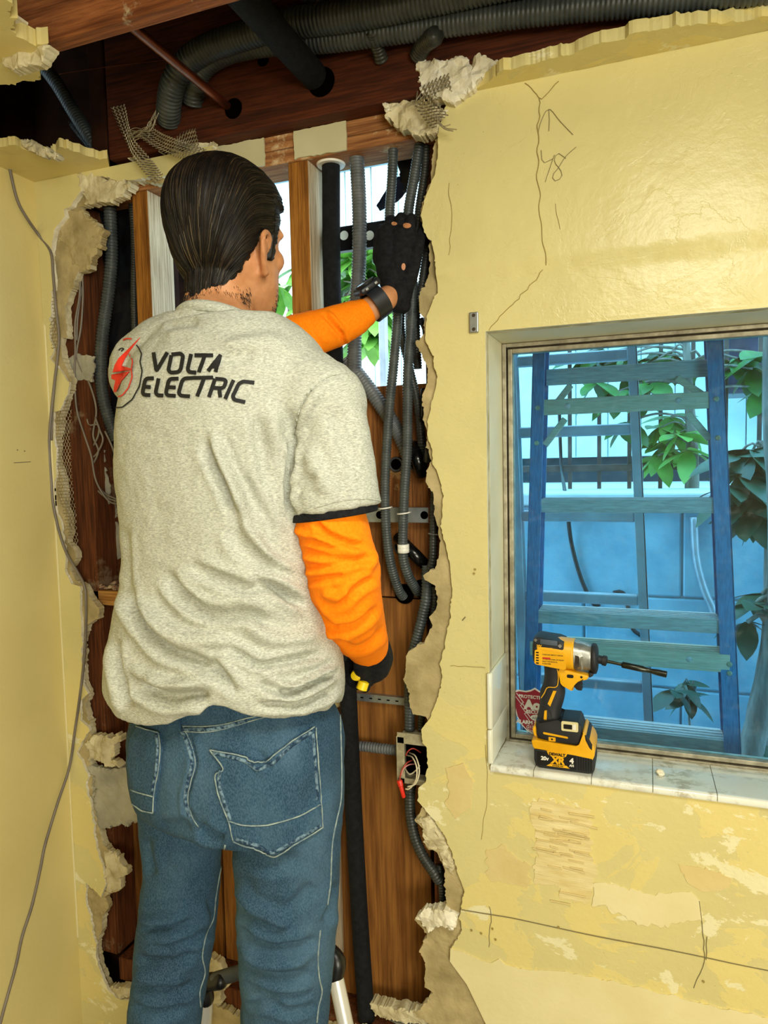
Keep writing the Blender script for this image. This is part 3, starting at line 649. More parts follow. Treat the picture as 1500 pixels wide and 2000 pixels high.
# small metal plate screwed to the wall
p0 = AY(926, 630, -.009)
pl = obj('wall_plate', add_box(bmesh.new(), (p0.x, -.0095, p0.z), (.017, .007, .038), .0015), m_galv); tag(pl, 'small galvanised bracket screwed to the yellow wall above the window corner', 'bracket')
bm = bmesh.new()
for dz in (-.013, .013): lathe(bm, [(0, .0035), (.0015, .003)], (p0.x, -.0130, p0.z+dz), (0, -1, 0), 10)
obj('screw', bm, m_gasket, pl)
bm = bmesh.new(); bmesh.ops.create_icosphere(bm, subdivisions=3, radius=.008)
q0 = AY(1289, 1492, .05)
for v in bm.verts: v.co = v.co*(1+.35*noise.fractal(v.co*90, .8, 2, 3)); v.co.z *= .8; v.co += Vector((q0.x, .05, zst+(zsb-zst)*.34+.0062))
tag(obj('plaster_crumb', bm, m_white_chunk), 'cream plaster crumb lying on the window sill', 'plaster chunk')
# ------------------------------------------------------------------ outside
m_conc = simple('blue_grey_concrete', '6fa0b4', '9cc2ce', 5, .9, bump=.4, bscale=50)
m_conc_top = simple('pale_concrete_coping', 'd4dbd6', 'e3e6e0', 5, .9)
m_siding = simple('white_siding', 'd2e6e6', 'e4f0ee', 6, .6)
m_rail = simple('brown_iron_railing', '4d3a36', '64504a', 20, .6)
m_blue = simple('blue_fibreglass', '2f6a94', '4586b4', 30, .4, bump=.1, stretch=(8, 8, 1))
m_steps = simple('brushed_aluminium_step', 'b9a49c', 'd2c2ba', 30, .5, .1, stretch=(1, 10, 10))
m_stepw = simple('worn_beige_aluminium', 'ccb092', 'e0c8ae', 30, .5, .1, stretch=(1, 10, 10))
m_alu2 = simple('hazy_aluminium', 'a4aab0', 'bcc2c6', 14, .4, .3)
m_bark = simple('grey_bark', '6e6459', 'a0958a', 12, .9, bump=.7, stretch=(3, 3, .6))
m_leaf = simple('green_leaf', '2c5a26', '4f8a36', 8, .4)
m_leaf2 = simple('bright_leaf', '5e9a3a', '8cc055', 8, .45)
m_leafd = simple('dusty_dark_leaf', '20402c', '3a5c40', 8, .4)
struct('ground_outside', bbox((-6, .3, -.1), (6, 9, -.02)), m_conc)
RW = 1.55; zc = AY(1150, 962, RW).z
blocks = empty('retaining_wall', (0, RW+.15, 0)); blocks['kind'] = 'structure'
cz = [zc-.05]; h = .355
k = 0
while cz[-1] > .02: cz.append(max(0, cz[-1]-h))
for i in range(len(cz)-1):
    x = -4.2+(.36 if i % 2 else 0)
    while x < 3.0:
        obj('block', bbox((x+.004, RW, cz[i+1]+.004), (x+.716, RW+.28, cz[i]-.004), .006, 1), m_conc, blocks); x += .72
obj('coping', bbox((-4.2, RW-.04, zc-.05), (3.1, RW+.35, zc), .008), m_conc_top, blocks)
obj('terrace', bbox((-4.2, RW+.34, 0), (3.1, 7, zc-.03)), m_conc_top, blocks)
m_mort = simple('mortar', '8aa0a8', None, rough=.95); obj('mortar_bed', bbox((-4.2, RW+.012, 0), (3.0, RW+.27, zc-.052)), m_mort, blocks)
# railing
RY = 2.15; rl = empty('iron_railing', (0, RY, zc), 'brown iron railing on the terrace beyond the retaining wall', 'railing')
zr = AY(1160, 914, RY).z; hr = .022
obj('rail', bbox((-3.6, RY-.02, zr-.016), (2.9, RY+.02, zr+.016), .003), m_rail, rl)
obj('rail', bbox((-3.6, RY-.02, zr+.92), (2.9, RY+.02, zr+.95), .003), m_rail, rl)
px0 = AY(1113, 850, RY).x; dx = (AY(1290, 850, RY).x-px0)/3
first = None
for k in range(-12, 18):
    x = px0+k*dx
    if x > 2.8 or x < -3.5: continue
    if first is None: first = obj('baluster', bbox((x-.009, RY-.009, zc-.03), (x+.009, RY+.009, zr+.93), .002), m_rail, rl); fx = x
    else:
        c = first.copy(); COL.objects.link(c); c.parent = rl; c.location.x += x-fx
# white building
BY = 3.6; bz0 = AY(1150, 893, BY).z
bd = empty('white_building', (0, BY, zc), 'white building with vertical boarding beyond the railing', 'building')
obj('shadow_band', bbox((-5.5, BY+.08, zc-.03), (4.5, BY+.5, bz0+.02)), simple('dark_shadow_band', '24323c', '2f4048', 5, .9), bd)  # dark strip painting the shadow under the boarding
bw = (AY(1172, 850, BY).x-AY(1110, 850, BY).x)
zt2 = AY(700, 330, BY).z
x = -5.4; first = None
while x < 4.4:
    if first is None: first = obj('siding_board', bbox((x+.004, BY, bz0), (x+bw-.004, BY+.05, zt2), .004, 1), m_siding, bd); fx = x
    else:
        c = first.copy(); COL.objects.link(c); c.parent = bd; c.location.x += x-fx
    x += bw
obj('wall', bbox((-5.5, BY+.03, bz0), (4.5, BY+.5, zt2)), m_siding, bd)
obj('fascia', bbox((-5.6, BY-.25, zt2), (4.6, BY+.5, zt2+.12), .01), simple('grey_fascia', '6d8a98', '84a0aa', 4, .7), bd)
# dark blue awning and post at the right, the dark box taking in the shadow there
a, b = AY(1405, 690, 3.1), AY(1500, 768, 3.1)
tag(obj('blue_awning', bbox((a.x, 3.0, b.z), (b.x+.6, 3.4, a.z+.5), .02), m_bag), 'dark blue awning with its shadow painted in, before the white building at the upper right', 'awning')
# blue stepladder
zt_, yb_ = None, None
def LY(z): return .36+.085*(z-.8)
def LP(px, py, dy=0.0):
    p = AY(px, py, .5)
    for _ in range(4): p = AY(px, py, LY(p.z)+dy)
    return p
lad = empty('step_ladder', (AY(1235, 1300, .4).x, .40, -.02), 'blue fibreglass stepladder standing right outside the window', 'ladder')
def bar(a, b, sx, sy, m, name, par, bev=.002, open_=False):
    a, b = Vector(a), Vector(b); d = b-a; z = d.normalized(); x = Vector((1, 0, 0)); x = (x-z*x.dot(z)).normalized(); y = z.cross(x)
    R = Matrix((x, y, z)).transposed().to_4x4(); bm = bmesh.new()
    if not open_: add_box(bm, (a+b)/2, (sx, sy, d.length), bev, R)
    else:   # channel: web + two flanges, open towards +/-x
        s = open_
        add_box(bm, (a+b)/2-x*s*(sx/2-.002), (.004, sy, d.length), .001, R)
        for k in (-1, 1): add_box(bm, (a+b)/2+y*k*(sy/2-.002), (sx, .004, d.length), .001, R)
    return obj(name, bm, m, par)
def ext_line(p, q, z): t = (z-p.z)/(q.z-p.z); return p.lerp(q, t)
l0, l1 = LP(1057, 690), LP(1041, 1300); r0, r1 = LP(1394, 690), LP(1428, 1470)
zlt = l0.z+.18
bar(ext_line(l0, l1, -.02), ext_line(l0, l1, zlt), .030, .078, m_blue, 'side_rail', lad, open_=1)
bar(ext_line(r0, r1, -.02), ext_line(r0, r1, zlt), .034, .078, m_blue, 'side_rail', lad, open_=-1)
obj('top_cap', add_box(bmesh.new(), (ext_line(l0, l1, zlt).lerp(ext_line(r0, r1, zlt), .5)), (.40, .14, .03), .006), m_steps, lad)
def step(py, hpx, m, name='step', dy=-.01, dep=.075, w=0.0):
    zc_ = LP(1060, py).z; a = ext_line(l0, l1, zc_); b = ext_line(r0, r1, zc_); hh = hpx*.00122
    y = LY(zc_)+dy; bm = bmesh.new()
    add_box(bm, ((a.x+b.x)/2, y-.02, zc_-hh/2), (b.x-a.x-.024+w, .004, hh), .001); add_box(bm, ((a.x+b.x)/2, y-.02+dep/2, zc_-.002), (b.x-a.x-.028+w, dep, .004), .001)
    for k in range(4): add_box(bm, ((a.x+b.x)/2, y-.014+k*dep/4.5, zc_+.0008), (b.x-a.x-.03+w, .004, .0016), 0)
    o = obj(name, bm, m, lad); return (a, b, zc_, y)
step(722, 32, m_steps, dy=.03); A_ = step(784, 30, m_stepw, w=.012, dy=-.015); step(974, 26, m_steps); step(1187, 26, m_steps); B_ = step(1246, 33, m_stepw, w=.03, dy=-.02); step(1400, 30, m_steps)
zq = ext_line(l0, l1, .75).z
for zz in (.62, .32): step_y = None; a = ext_line(l0, l1, zz); b = ext_line(r0, r1, zz); obj('step', bbox((a.x+.014, LY(zz)-.03, zz-.03), (b.x-.014, LY(zz)+.045, zz), .003), m_steps, lad)
bm = bmesh.new()
for (a, b, z_, y_) in (A_, B_):
    for x_ in (a.x+.07, b.x-.08): lathe(bm, [(0, .007), (.002, .006), (.004, .002)], (x_, y_-.022, z_-.016), (0, -1, 0), 12)
obj('rivet', bm, m_steps, lad)
for (p, q) in (((1104, 818), (1064, 870)), ((1342, 806), (1386, 858)), ((1115, 752), (1085, 790)), ((1322, 738), (1382, 778))):
    a, b = LP(*p, .0), LP(*q, .0); bar(a, b, .016, .006, m_stepw, 'brace', lad)
bm = bmesh.new()
for (x_, y_) in ((1055, 799), (1053, 866), (1396, 782), (1399, 856), (1421, 1288), (1421, 1305)):
    p = LP(x_, y_); lathe(bm, [(0, .006), (.003, .004)], (p.x, p.y-.041, p.z), (0, -1, 0), 10)
obj('bolt', bm, m_rust, lad)
# aluminium ladder behind
A2 = lambda px, py: AY(px, py, .80)
lad2 = empty('aluminium_ladder', (A2(1130, 1000).x, .8, -.02), 'pale aluminium ladder standing behind the blue stepladder', 'ladder')
a0, a1, b0, b1 = A2(1001, 700), A2(1016, 1100), A2(1240, 800), A2(1270, 1470)
bar(ext_line(a0, a1, -.02), ext_line(a0, a1, a0.z+.1), .026, .06, m_alu2, 'side_rail', lad2, open_=1)
bar(ext_line(b0, b1, -.02), ext_line(b0, b1, a0.z+.1), .026, .06, m_alu2, 'side_rail', lad2, open_=-1)
for py in (700, 842, 1008, 1166, 1330, 1500, 1660):
    zz = A2(1120, py).z; a = ext_line(a0, a1, zz); b = ext_line(b0, b1, zz)
    obj('rung', bbox((a.x+.012, .785, zz-.016), (b.x-.012, .815, zz+.016), .006, 3), m_alu2, lad2)
# hanging cables outside
def cable(name, pts, r, m, label, cat='cable', step=.012, nseg=8, group=None): return tag(obj(name, tube(pts, r, nseg, step), m, smooth=True), label, cat, group)
E1 = lambda l, y: [AY(a, b, y) for a, b in l]
cable('black_cable', [AY(*q) for q in ((1092,790,2.12),(1096,905,2.118),(1102,952,1.80),(1107,985,1.50),(1116,1060,1.53),(1135,1130,1.538),(1158,1178,1.54),(1172,1180,1.54))], .008, m_black, 'black cable hanging down in front of the retaining wall')
cable('black_hose', E1([(1198,1158),(1212,1156),(1222,1165),(1228,1195),(1236,1228),(1250,1240),(1262,1248)], 1.541), .008, m_black, 'short black hose end hooked beside the aluminium ladder')
cable('grey_pipe', E1([(1355,1010),(1360,1090),(1375,1150),(1392,1190),(1400,1230)], 1.535), .014, m_alu2, 'grey pipe bending down along the retaining wall')
# trees and leaves
def leaf_mesh(L, W):
    bm = bmesh.new(); n = 6; rows = []
    for i in range(n+1):
        t_ = i/n; wv = W*math.sin(math.pi*min(1, t_*.93+.07))**.8*(1 if t_ < .98 else .1); z_ = -.18*L*t_*t_
        rows.append([bm.verts.new((L*t_, -wv, z_+.12*wv)), bm.verts.new((L*t_, 0, z_)), bm.verts.new((L*t_, wv, z_+.12*wv))])
    for i in range(n):
        for j in range(2): bm.faces.new((rows[i][j], rows[i][j+1], rows[i+1][j+1], rows[i+1][j]))
    me = bpy.data.meshes.new('leaf'); bm.to_mesh(me); bm.free(); me.polygons.foreach_set('use_smooth', [True]*len(me.polygons)); return me
def plant(name, trunk, r0_, clusters, L, W, m, label, cat, seed, nleaf=7, y=1.0, twig=True, gz=None):
    rs = random.Random(seed); tp = E1(trunk, y); tp = [p for p in tp if p.z > (-.02 if gz is None else gz)+.05]; tp.append(Vector((tp[-1].x, tp[-1].y, -.02 if gz is None else gz))); base = empty(name, tp[-1], label, cat)
    q = spline(tp, .03); n = len(q)
    bm = bmesh.new(); sweep(bm, q, [r0_*(.55+.6*(i/n)**2)*(1+.12*noise.noise((i*.3, seed, 0))) for i in range(n)], 10)
    for cx, cy in clusters:
        c = AY(cx, cy, y); k = min(range(n), key=lambda i: (q[i]-c).length)
        if twig: sweep(bm, spline([q[k], q[k].lerp(c, .5)+Vector((0, -.01, .03)), c], .02), r0_*.12+.002, 5)
    obj('trunk', bm, m_bark, base, smooth=True)
    me = leaf_mesh(L, W); me.materials.append(m)
    for cx, cy in clusters:
        c = AY(cx, cy, y+rs.uniform(-.1, .1)); ph = rs.uniform(0, 6.28)
        for k in range(nleaf):
            o = bpy.data.objects.new('leaf', me); COL.objects.link(o); o.parent = base
            o.location = c-tp[-1]; a = ph+k*6.283/nleaf
            o.rotation_euler = (rs.uniform(-.4, .4), rs.uniform(-.2, .9), a); s = rs.uniform(.75, 1.15); o.scale = (s, s, s)
    return base
plant('grey_tree', [(1510,560),(1508,800),(1520,1050),(1508,1250),(1482,1400),(1462,1520)], .045, [(1475,1180),(1460,1215),(1490,1160),(1470,1460)], .11, .028, m_leafd, 'thick grey tree trunk at the right edge of the window', 'tree', 3, 6, 1.0)
plant('slim_tree', [(1335,560),(1345,760),(1352,880),(1350,965),(1350,990)], .028, [(1150,700),(1180,712),(1215,700),(1245,720),(1280,705),(1310,690),(1165,745),(1205,765),(1240,760),(1270,750),(1330,715),(1225,825),(1140,690),(1370,700),(1440,700),(1470,720),(1490,690),(1500,760)], .16, .042, m_leaf, 'slim dark tree with hanging leaves at the top of the window', 'tree', 5, 6, 2.0, gz=zc-.031)
plant('umbrella_plant', [(1350,840),(1345,900),(1340,955),(1340,980)], .012, [(1290,835),(1310,815),(1325,850),(1300,870),(1335,835),(1345,880),(1285,890)], .15, .034, m_leaf2, 'bright green umbrella plant behind the ladder', 'plant', 6, 8, 2.0, gz=zc-.031)
plant('umbrella_plant', [(1490,860),(1495,950),(1500,1050)], .02, [(1440,890),(1470,880),(1495,900),(1450,930),(1485,950),(1430,950),(1500,985),(1475,1005),(1460,975)], .15, .04, m_leafd, 'dark umbrella plant at the right edge of the window, over the concrete', 'plant', 7, 8, 1.3)
plant('potted_plant', [(1355,1330),(1345,1380),(1350,1500)], .006, [(1335,1335),(1345,1360),(1320,1350)], .10, .026, m_leafd, 'small drooping plant low behind the right ladder rail', 'plant', 9, 6, 1.1)
plant('garden_shrub', [(705,480),(700,600),(700,760)], .02, [(680,505),(700,500),(720,510),(740,500),(690,540),(715,545),(738,535),(678,580),(705,585),(730,580),(690,620),(715,625),(740,610),(725,655),(700,660),(665,520),(665,600),(590,520),(545,560),(560,620),(600,600)], .20, .045, m_leaf2, 'bright green shrub seen through the hole beside the foam pipe', 'shrub', 8, 8, 2.0, gz=zc-.031)
pt = AY(725, 700, 1.7); bm = bmesh.new(); lathe(bm, [(0, .10), (.02, .11), (.22, .15), (.24, .155), (.24, .14), (.20, .13)], (pt.x, 1.7, zc+.0005), (0, 0, 1), 24)
tag(obj('plant_pot', bm, simple('buff_terracotta', 'c9b79a', 'dccbb0', 8, .8), auto=40), 'buff plant pot on the terrace seen through the hole', 'plant pot')
a, b = AY(742, 620, 1.45), AY(757, 752, 1.45)
tag(obj('pale_post', bbox((a.x, 1.43, 0), (b.x, 1.47, AY(750, 400, 1.45).z), .003), m_alu2), 'pale blue-grey post outside, seen right of the shrub', 'post')
# ------------------------------------------------------------------ conduits in the opening
def conduit(pts, r, label, m=m_conduit, pitch=.0058, depth=.19, nseg=14, name='flexible_conduit', y=None):
    return tag(obj(name, ribbed(pts, r, pitch, depth, nseg), m, smooth=True), label, 'conduit')
P3 = lambda l: [AY(a, b, y) for a, b, y in l]
conduit(P3([(214,390,.055),(216,440,.055),(218,500,.055),(212,570,.052),(202,640,.05),(197,700,.05),(199,760,.055),(210,810,.06),(228,860,.065)]), .0155, 'thick corrugated conduit curving down the left stud bay', m_conduit, .0075)
conduit(P3([(257,390,.085),(262,470,.085),(262,600,.085),(266,700,.085)]), .009, 'thin conduit at the left side of the left stud', m_conduit_dark)
conduit(P3([(695,285,.06),(698,330,.06),(702,420,.06),(701,520,.062),(695,600,.065),(692,680,.07),(690,760,.075)]), .0158, 'pale grey conduit right beside the black foam pipe', m_conduit_light, .0062)
conduit(P3([(768,278,.05),(766,340,.05),(761,420,.045),(763,470,.035),(772,560,.035),(776,620,.035),(768,720,.035),(760,800,.035),(755,880,.035),(752,960,.035),(755,1040,.04),(763,1100,.05),(778,1150,.075),(788,1166,.0955)]), .0105, 'left one of the dark conduits under the raised glove, sweeping down to the board', m_conduit, .0056)
conduit(P3([(821,272,.05),(810,340,.045),(797,420,.04),(800,480,.035),(806,560,.034),(803,640,.034),(797,720,.034),(796,800,.034),(795,880,.034),(790,960,.034),(787,1040,.036),(788,1090,.04),(798,1125,.055),(812,1150,.082),(817,1158,.0955)]), .0108, 'middle dark conduit passing under the glove, wrapped with white tape low down', m_conduit, .0056)
conduit(P3([(832,270,.06),(830,330,.06),(820,400,.055),(814,450,.05),(790,560,.07),(783,640,.075),(800,720,.075),(816,790,.07),(823,860,.075),(826,895,.0955)]), .0092, 'rear dark conduit twisting behind the bundle', m_conduit_dark, .0056)
conduit(P3([(836,480,.05),(830,520,.045),(824,560,.045),(815,590,.05),(812,640,.06),(816,720,.08)]), .0095, 'short stretch of conduit emerging right of the glove at the wall edge', m_conduit_dark, .0056)
conduit(P3([(676,704,.080),(710,745,.078),(750,800,.078),(775,840,.08),(792,875,.085),(800,896,.0955)]), .0165, 'thick corrugated conduit running diagonally down to the board hole', m_conduit_light, .0066)
conduit(P3([(846,925,.045),(848,960,.05),(847,1000,.05),(846,1050,.05),(845,1090,.05),(838,1115,.055),(828,1125,.06)]), .0088, 'conduit piece in the notch of the plaster beside the strut', m_conduit_dark, .0064)
conduit(P3([(834,1105,.06),(833,1160,.05),(826,1200,.05),(816,1240,.05),(806,1280,.052),(800,1330,.055),(800,1380,.055),(800,1425,.055)]), .0118, 'lower conduit going down behind the plaster tongue to the box', m_conduit, .0066)
conduit(P3([(848,1145,.055),(850,1170,.055),(847,1195,.058),(846,1240,.06),(838,1300,.06),(826,1370,.055),(822,1425,.055)]), .0078, 'thin dark conduit close to the plaster edge over the box', m_conduit_dark, .006)
conduit(P3([(640,1452,.07),(690,1456,.07),(730,1460,.07),(778,1466,.065)]), .0118, 'pale corrugated conduit entering the junction box from the left', m_conduit_light, .0068, .2)
conduit(P3([(803,1530,.055),(800,1560,.05),(803,1600,.045),(812,1640,.04),(828,1675,.04),(846,1702,.04),(858,1720,.045)]), .0120, 'dark conduit curving down from the junction box', m_conduit_dark, .0066)
conduit(P3([(858,1690,.05),(862,1730,.05),(864,1760,.05),(864,1800,.05)]), .0075, 'thin conduit behind the plaster ridge at the lower right', m_conduit_dark, .006)
# conduits above the ceiling line
PZ = lambda l: [AY(a, b, y) for a, b, y in l]
conduit(PZ([(331,235,-.022),(330,205,-.05),(338,165,-.075),(362,125,-.085),(405,95,-.09),(470,72,-.095),(560,48,-.1),(700,28,-.1),(830,2,-.1),(1000,-35,-.1),(1500,-140,-.1),(2300,-300,-.1)]), .0262, 'largest grey conduit, bending down in front of the beam at the top', m_conduit, .0082, .13, 20)
conduit(PZ([(378,200,-.022),(380,170,-.04),(398,130,-.055),(450,100,-.06),(540,84,-.062),(640,78,-.062),(760,62,-.062),(900,42,-.062),(1100,18,-.062),(1300,0,-.062),(1500,-22,-.062),(1700,-50,-.062),(2400,-150,-.062)]), .0228, 'second large conduit running along the beam to the right', m_conduit, .0082, .13, 20)
conduit(PZ([(727,60,-.08),(735,85,-.05),(745,118,-.021)]), .0135, 'short conduit branch dropping into the beam under the big conduits', m_conduit_dark, .007)
conduit(PZ([(850,70,-.08),(830,85,-.05),(815,110,-.021)]), .0165, 'short conduit branch behind the plaster chunk at the wall corner', m_conduit_dark, .007)
conduit(PZ([(560,-60,-.12),(600,-15,-.1),(650,30,-.04),(690,40,-.021)]), .018, 'dark conduit at the very top above the two large ones', m_conduit_dark, .007)
conduit([AY(60,90,.02), AY(82,125,.02), AY(112,165,.02), AY(145,220,.02), AY(180,275,.02), AY(203,306,.03)], .0165, 'corrugated conduit slanting down at the upper left into the wall', m_conduit, .0075)
conduit([AY(70,150,.16), AY(100,195,.15), AY(140,240,.13), AY(190,300,.10)], .012, 'shadowed conduit behind the slanting one at the upper left', m_conduit_dark, .0075)
# pipes
def pipe(name, a, b, r, m, label, cat='pipe', nseg=24):
    bm = bmesh.new(); a, b = Vector(a), Vector(b); lathe(bm, [(0, r*.9), (0.0005, r), ((b-a).length-.0005, r), ((b-a).length, r*.9)], a, b-a, nseg); return tag(obj(name, bm, m, auto=40), label, cat)
e = AY(455, 216, .0); pipe('copper_pipe', e+Vector((0, -1.0, 0)), e+Vector((0, 0.03, 0)), .0085, m_copper, 'copper pipe running into a hole of the dark beam')
e = AY(622, 158, .0); pipe('foam_pipe', e+Vector((0, -1.0, .0)), e+Vector((0, .03, 0)), .027, m_foam, 'thick black foam-covered pipe entering the beam at the top')
pf = AY(646, 311, .065); pf.z = zp-.001
fp_ = tag(obj('foam_pipe', tube([pf, AY(651, 640, .063), AY(682, 1400, .050), AY(700, 1750, .046), Vector((AY(716, 2000, .042).x, .042, ZF+.002))], .0192, 20, .02), m_foam, smooth=True), 'upright black foam-insulated pipe right of the stud, running down behind the man', 'pipe')
bm = bmesh.new(); lathe(bm, [(-.003, .029), (0, .031), (.0008, .031)], pf, (0, 0, 1), 28); obj('flange', bm, m_white, fp_, auto=40)

pipe('thin_copper_pipe', AY(671, 1262, .05), AY(674, 1420, .05), .0032, m_copper, 'thin copper tube between the shirt and the black pipe')
lp0 = AY(720, 1990, .10); pipe('grey_drain_pipe', AY(730, 1988, .07), AY(860, 2016, .05), .012, m_galv, 'grey pipe lying along the foot of the plywood panel')
# board holes with bushings and elbows
def ring(parent, p, R, r, m, axis=(0, -1, 0)):
    bm = bmesh.new(); lathe(bm, [(0, R+r), (r, R+r*.7), (r*1.2, R), (r*.6, R-r*.4), (0, R-r*.5)], p, axis, 28); obj('bushing', bm, m, parent, smooth=True)
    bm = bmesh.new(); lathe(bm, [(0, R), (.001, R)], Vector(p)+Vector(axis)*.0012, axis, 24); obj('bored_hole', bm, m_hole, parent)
m_bush = simple('grey_bushing', '2a2d30', '3a3d40', 20, .5)
for (a, b, R) in ((774, 907, .013), (818, 905, .017), (786, 1068, .016), (806, 878, .016)): ring(ub, AY(a, b, .097), R, .004, m_bush)
for (a, b, R) in ((790, 1160, .022), (822, 1150, .020)): hole_disc(ub, AY(a, b, .0965), R, m=m_hole)
def elbow(pts, r, label):
    return tag(obj('pipe_elbow', tube(pts, r, 16, .004), m_blackgloss, smooth=True), label, 'pipe elbow')
elbow(P3([(810,872,.09),(812,888,.065),(818,905,.06),(823,925,.085)]), .0135, 'glossy black elbow in the board hole behind the conduits')
elbow(P3([(778,1050,.085),(795,1068,.062),(815,1088,.058),(828,1102,.085)]), .0135, 'glossy black elbow on the board below the strut')
elbow(P3([(826,627,.03),(832,640,.012),(834,655,.03)]), .0085, 'black fitting peeking out of the wall edge below the glove')
elbow(P3([(838,872,.03),(838,885,.02),(836,900,.03)]), .010, 'black rubber grommet at the wall edge above the notch')
elbow(P3([(829,760,.05),(828,790,.045),(826,815,.05)]), .008, 'black fitting at the wall edge right of the conduit bundle')
# struts
def strut(x0, x1, z, hgt, y, m, label, holes, hr_, rot=0.0, name='metal_strut'):
    bm = bmesh.new(); add_box(bm, ((x0+x1)/2, y, z), (x1-x0, .002, hgt), .0005)
    for s in (-1, 1): add_box(bm, ((x0+x1)/2, y+.008, z+s*(hgt/2-.001)), (x1-x0, .016, .002), .0004)
    o = tag(obj(name, bm, m), label, 'strut'); bm = bmesh.new()
    for hx in holes: lathe(bm, [(0, hr_), (.0004, hr_)], (hx, y-.0011, z), (0, -1, 0), 20)
    obj('punched_hole', bm, m_hole, o); return o
yS = .072
strut(AY(700, 1005, yS).x, AY(838, 1005, yS).x, AY(800, 1006, yS).z, .032, yS, m_galv, 'galvanised channel strut with round holes behind the tied conduits', [AY(q, 1005, yS).x for q in (742, 786, 829)], .0085)
yS = .088
o = strut(AY(645, 1360, yS).x, AY(800, 1368, yS).x, AY(745, 1366, yS).z, .017, yS, m_galv, 'slotted steel strap on the plywood panel below the right glove', [], .003)
bm = bmesh.new()
for k in range(6): add_box(bm, (AY(707+k*17, 1366, yS-.0015).x, yS-.0013, AY(745, 1366, yS).z), (.007, .0006, .0026), 0)
obj('slot', bm, m_hole, o)
bm = bmesh.new(); c0 = AY(690, 1365, yS-.006); lathe(bm, [(0, .010), (.004, .0105), (.006, .008)], c0, (0, -1, 0), 20); sweep(bm, spline([c0, AY(670, 1372, yS-.004), AY(650, 1380, yS-.004)], .004), .006, 8)
tag(obj('cable_clamp', bm, simple('cream_nylon', 'd8c486', 'e4d49c', 10, .5), smooth=True), 'cream nylon clamp bolted to the slotted strap', 'clamp')
bm = bmesh.new(); lathe(bm, [(0, .004), (.003, .0035), (.004, .001)], c0+Vector((0, -.006, 0)), (0, -1, 0), 8); tag(obj('bolt_head', bm, m_galv), 'bolt head in the cream nylon clamp', 'bolt')
yS = .105
o = strut(AY(600, 455, yS).x, AY(842, 455, yS).x, AY(700, 462, yS).z, .052, yS, m_black, 'black punched rail across the outer opening behind the glove', [], .008)
bm = bmesh.new()
for q in (672, 722, 790): lathe(bm, [(0, .010), (.0006, .010)], AY(q, 460, yS-.0012), (0, -1, 0), 20)
obj('punched_hole', bm, m_siding, o)
# white ties, tape and staple
def tie(px, py, y, R, label):
    c = AY(px, py, y); pts = [c+Vector((R*math.cos(a), -abs(R)*math.sin(a)*1.0, .004*math.sin(a*.5)*-1)) for a in [i*2*math.pi/16 for i in range(17)]]
    bm = bmesh.new(); sweep(bm, pts, .0016, 6); k = pts[11]; sweep(bm, [k, k+Vector((.006, -.004, -.002)), k+Vector((.012, -.004, .002))], .0022, 6)
    return tag(obj('cable_tie', bm, m_white, smooth=True), label, 'cable tie')
tie(789, 1000, .034, .0135, 'white tie round the middle conduit in front of the strut')
tie(753, 990, .035, .0130, 'white tie round the left conduit at the sleeve hem')
c = AY(788, 1071, .037); bm = bmesh.new(); lathe(bm, [(-.009, .0112), (-.0085, .0122), (-.001, .0124), (0, .0118), (.001, .0124), (.0085, .0122), (.009, .0112)], c, (0, -.05, 1), 24)
tag(obj('tape_band', bm, m_white, smooth=True), 'white tape wrapped round the middle conduit', 'tape')
c = AY(847, 1043, .04); bm = bmesh.new(); sweep(bm, spline([c+Vector((-.010, .012, .002)), c+Vector((-.010, -.002, .001)), c+Vector((.010, -.002, -.001)), c+Vector((.010, .012, -.002))], .003), .0011, 6)
tag(obj('pipe_staple', bm, m_galv), 'wire staple holding the conduit in the notch', 'staple')
# junction box
yb0, yb1 = .022, .068
xA, xB = AY(778, 1480, yb0).x, AY(838, 1480, yb0).x; zA, zB = AY(800, 1530, yb0).z, AY(800, 1440, yb0).z
jb = empty('junction_box', ((xA+xB)/2, .045, zA), 'open dusty steel junction box with loose wires at the edge of the hole', 'junction box')
bm = bmesh.new()
for lo, hi in (((xA, yb0, zA), (xA+.003, yb1, zB)), ((xB-.003, yb0, zA), (xB, yb1, zB)), ((xA, yb0, zB-.003), (xB, yb1, zB)), ((xA, yb0, zA), (xB, yb1, zA+.003)), ((xA, yb1-.003, zA), (xB, yb1, zB))):
    add_box(bm, (Vector(lo)+Vector(hi))/2, Vector(hi)-Vector(lo), .0008)
obj('box', bm, m_rust, jb)
bm = bmesh.new(); zo0, zo1 = AY(800, 1520, yb0).z, AY(800, 1452, yb0).z; xo = AY(790, 1480, yb0).x
add_box(bm, ((xA+xB)/2, yb0-.002, (zB+zo1)/2+.004), (xB-xA+.002, .003, zB-zo1+.010), .0008); add_box(bm, ((xA+xo)/2-.001, yb0-.002, (zA+zB)/2), (xo-xA+.004, .003, zB-zA), .0008); add_box(bm, ((xA+xB)/2, yb0-.002, (zA+zo0)/2), (xB-xA, .003, zo0-zA), .0008)
obj('plaster_ring', bm, m_rust, jb)
obj('inside_darkness', bbox((xA+.004, yb1-.006, zA+.004), (xB-.004, yb1-.0035, zB-.004)), m_hole, jb)  # black sheet painting the shade inside the box
def wire(pts, r, m, name='wire'): return obj(name, tube(P3(pts), r, 8, .003), m, jb, smooth=True)
mw1, mw2, mw3 = simple('white_wire', 'd9cfae'), simple('red_wire', 'a83a2c'), simple('pink_wire', 'c98a80')
wire([(795,1475,.06),(806,1480,.03),(814,1500,.012),(812,1525,.008),(800,1540,.008),(792,1541,.010)], .0016, mw1)
wire([(800,1470,.06),(812,1478,.03),(819,1505,.010),(812,1530,.006),(796,1537,.008)], .0016, mw1)
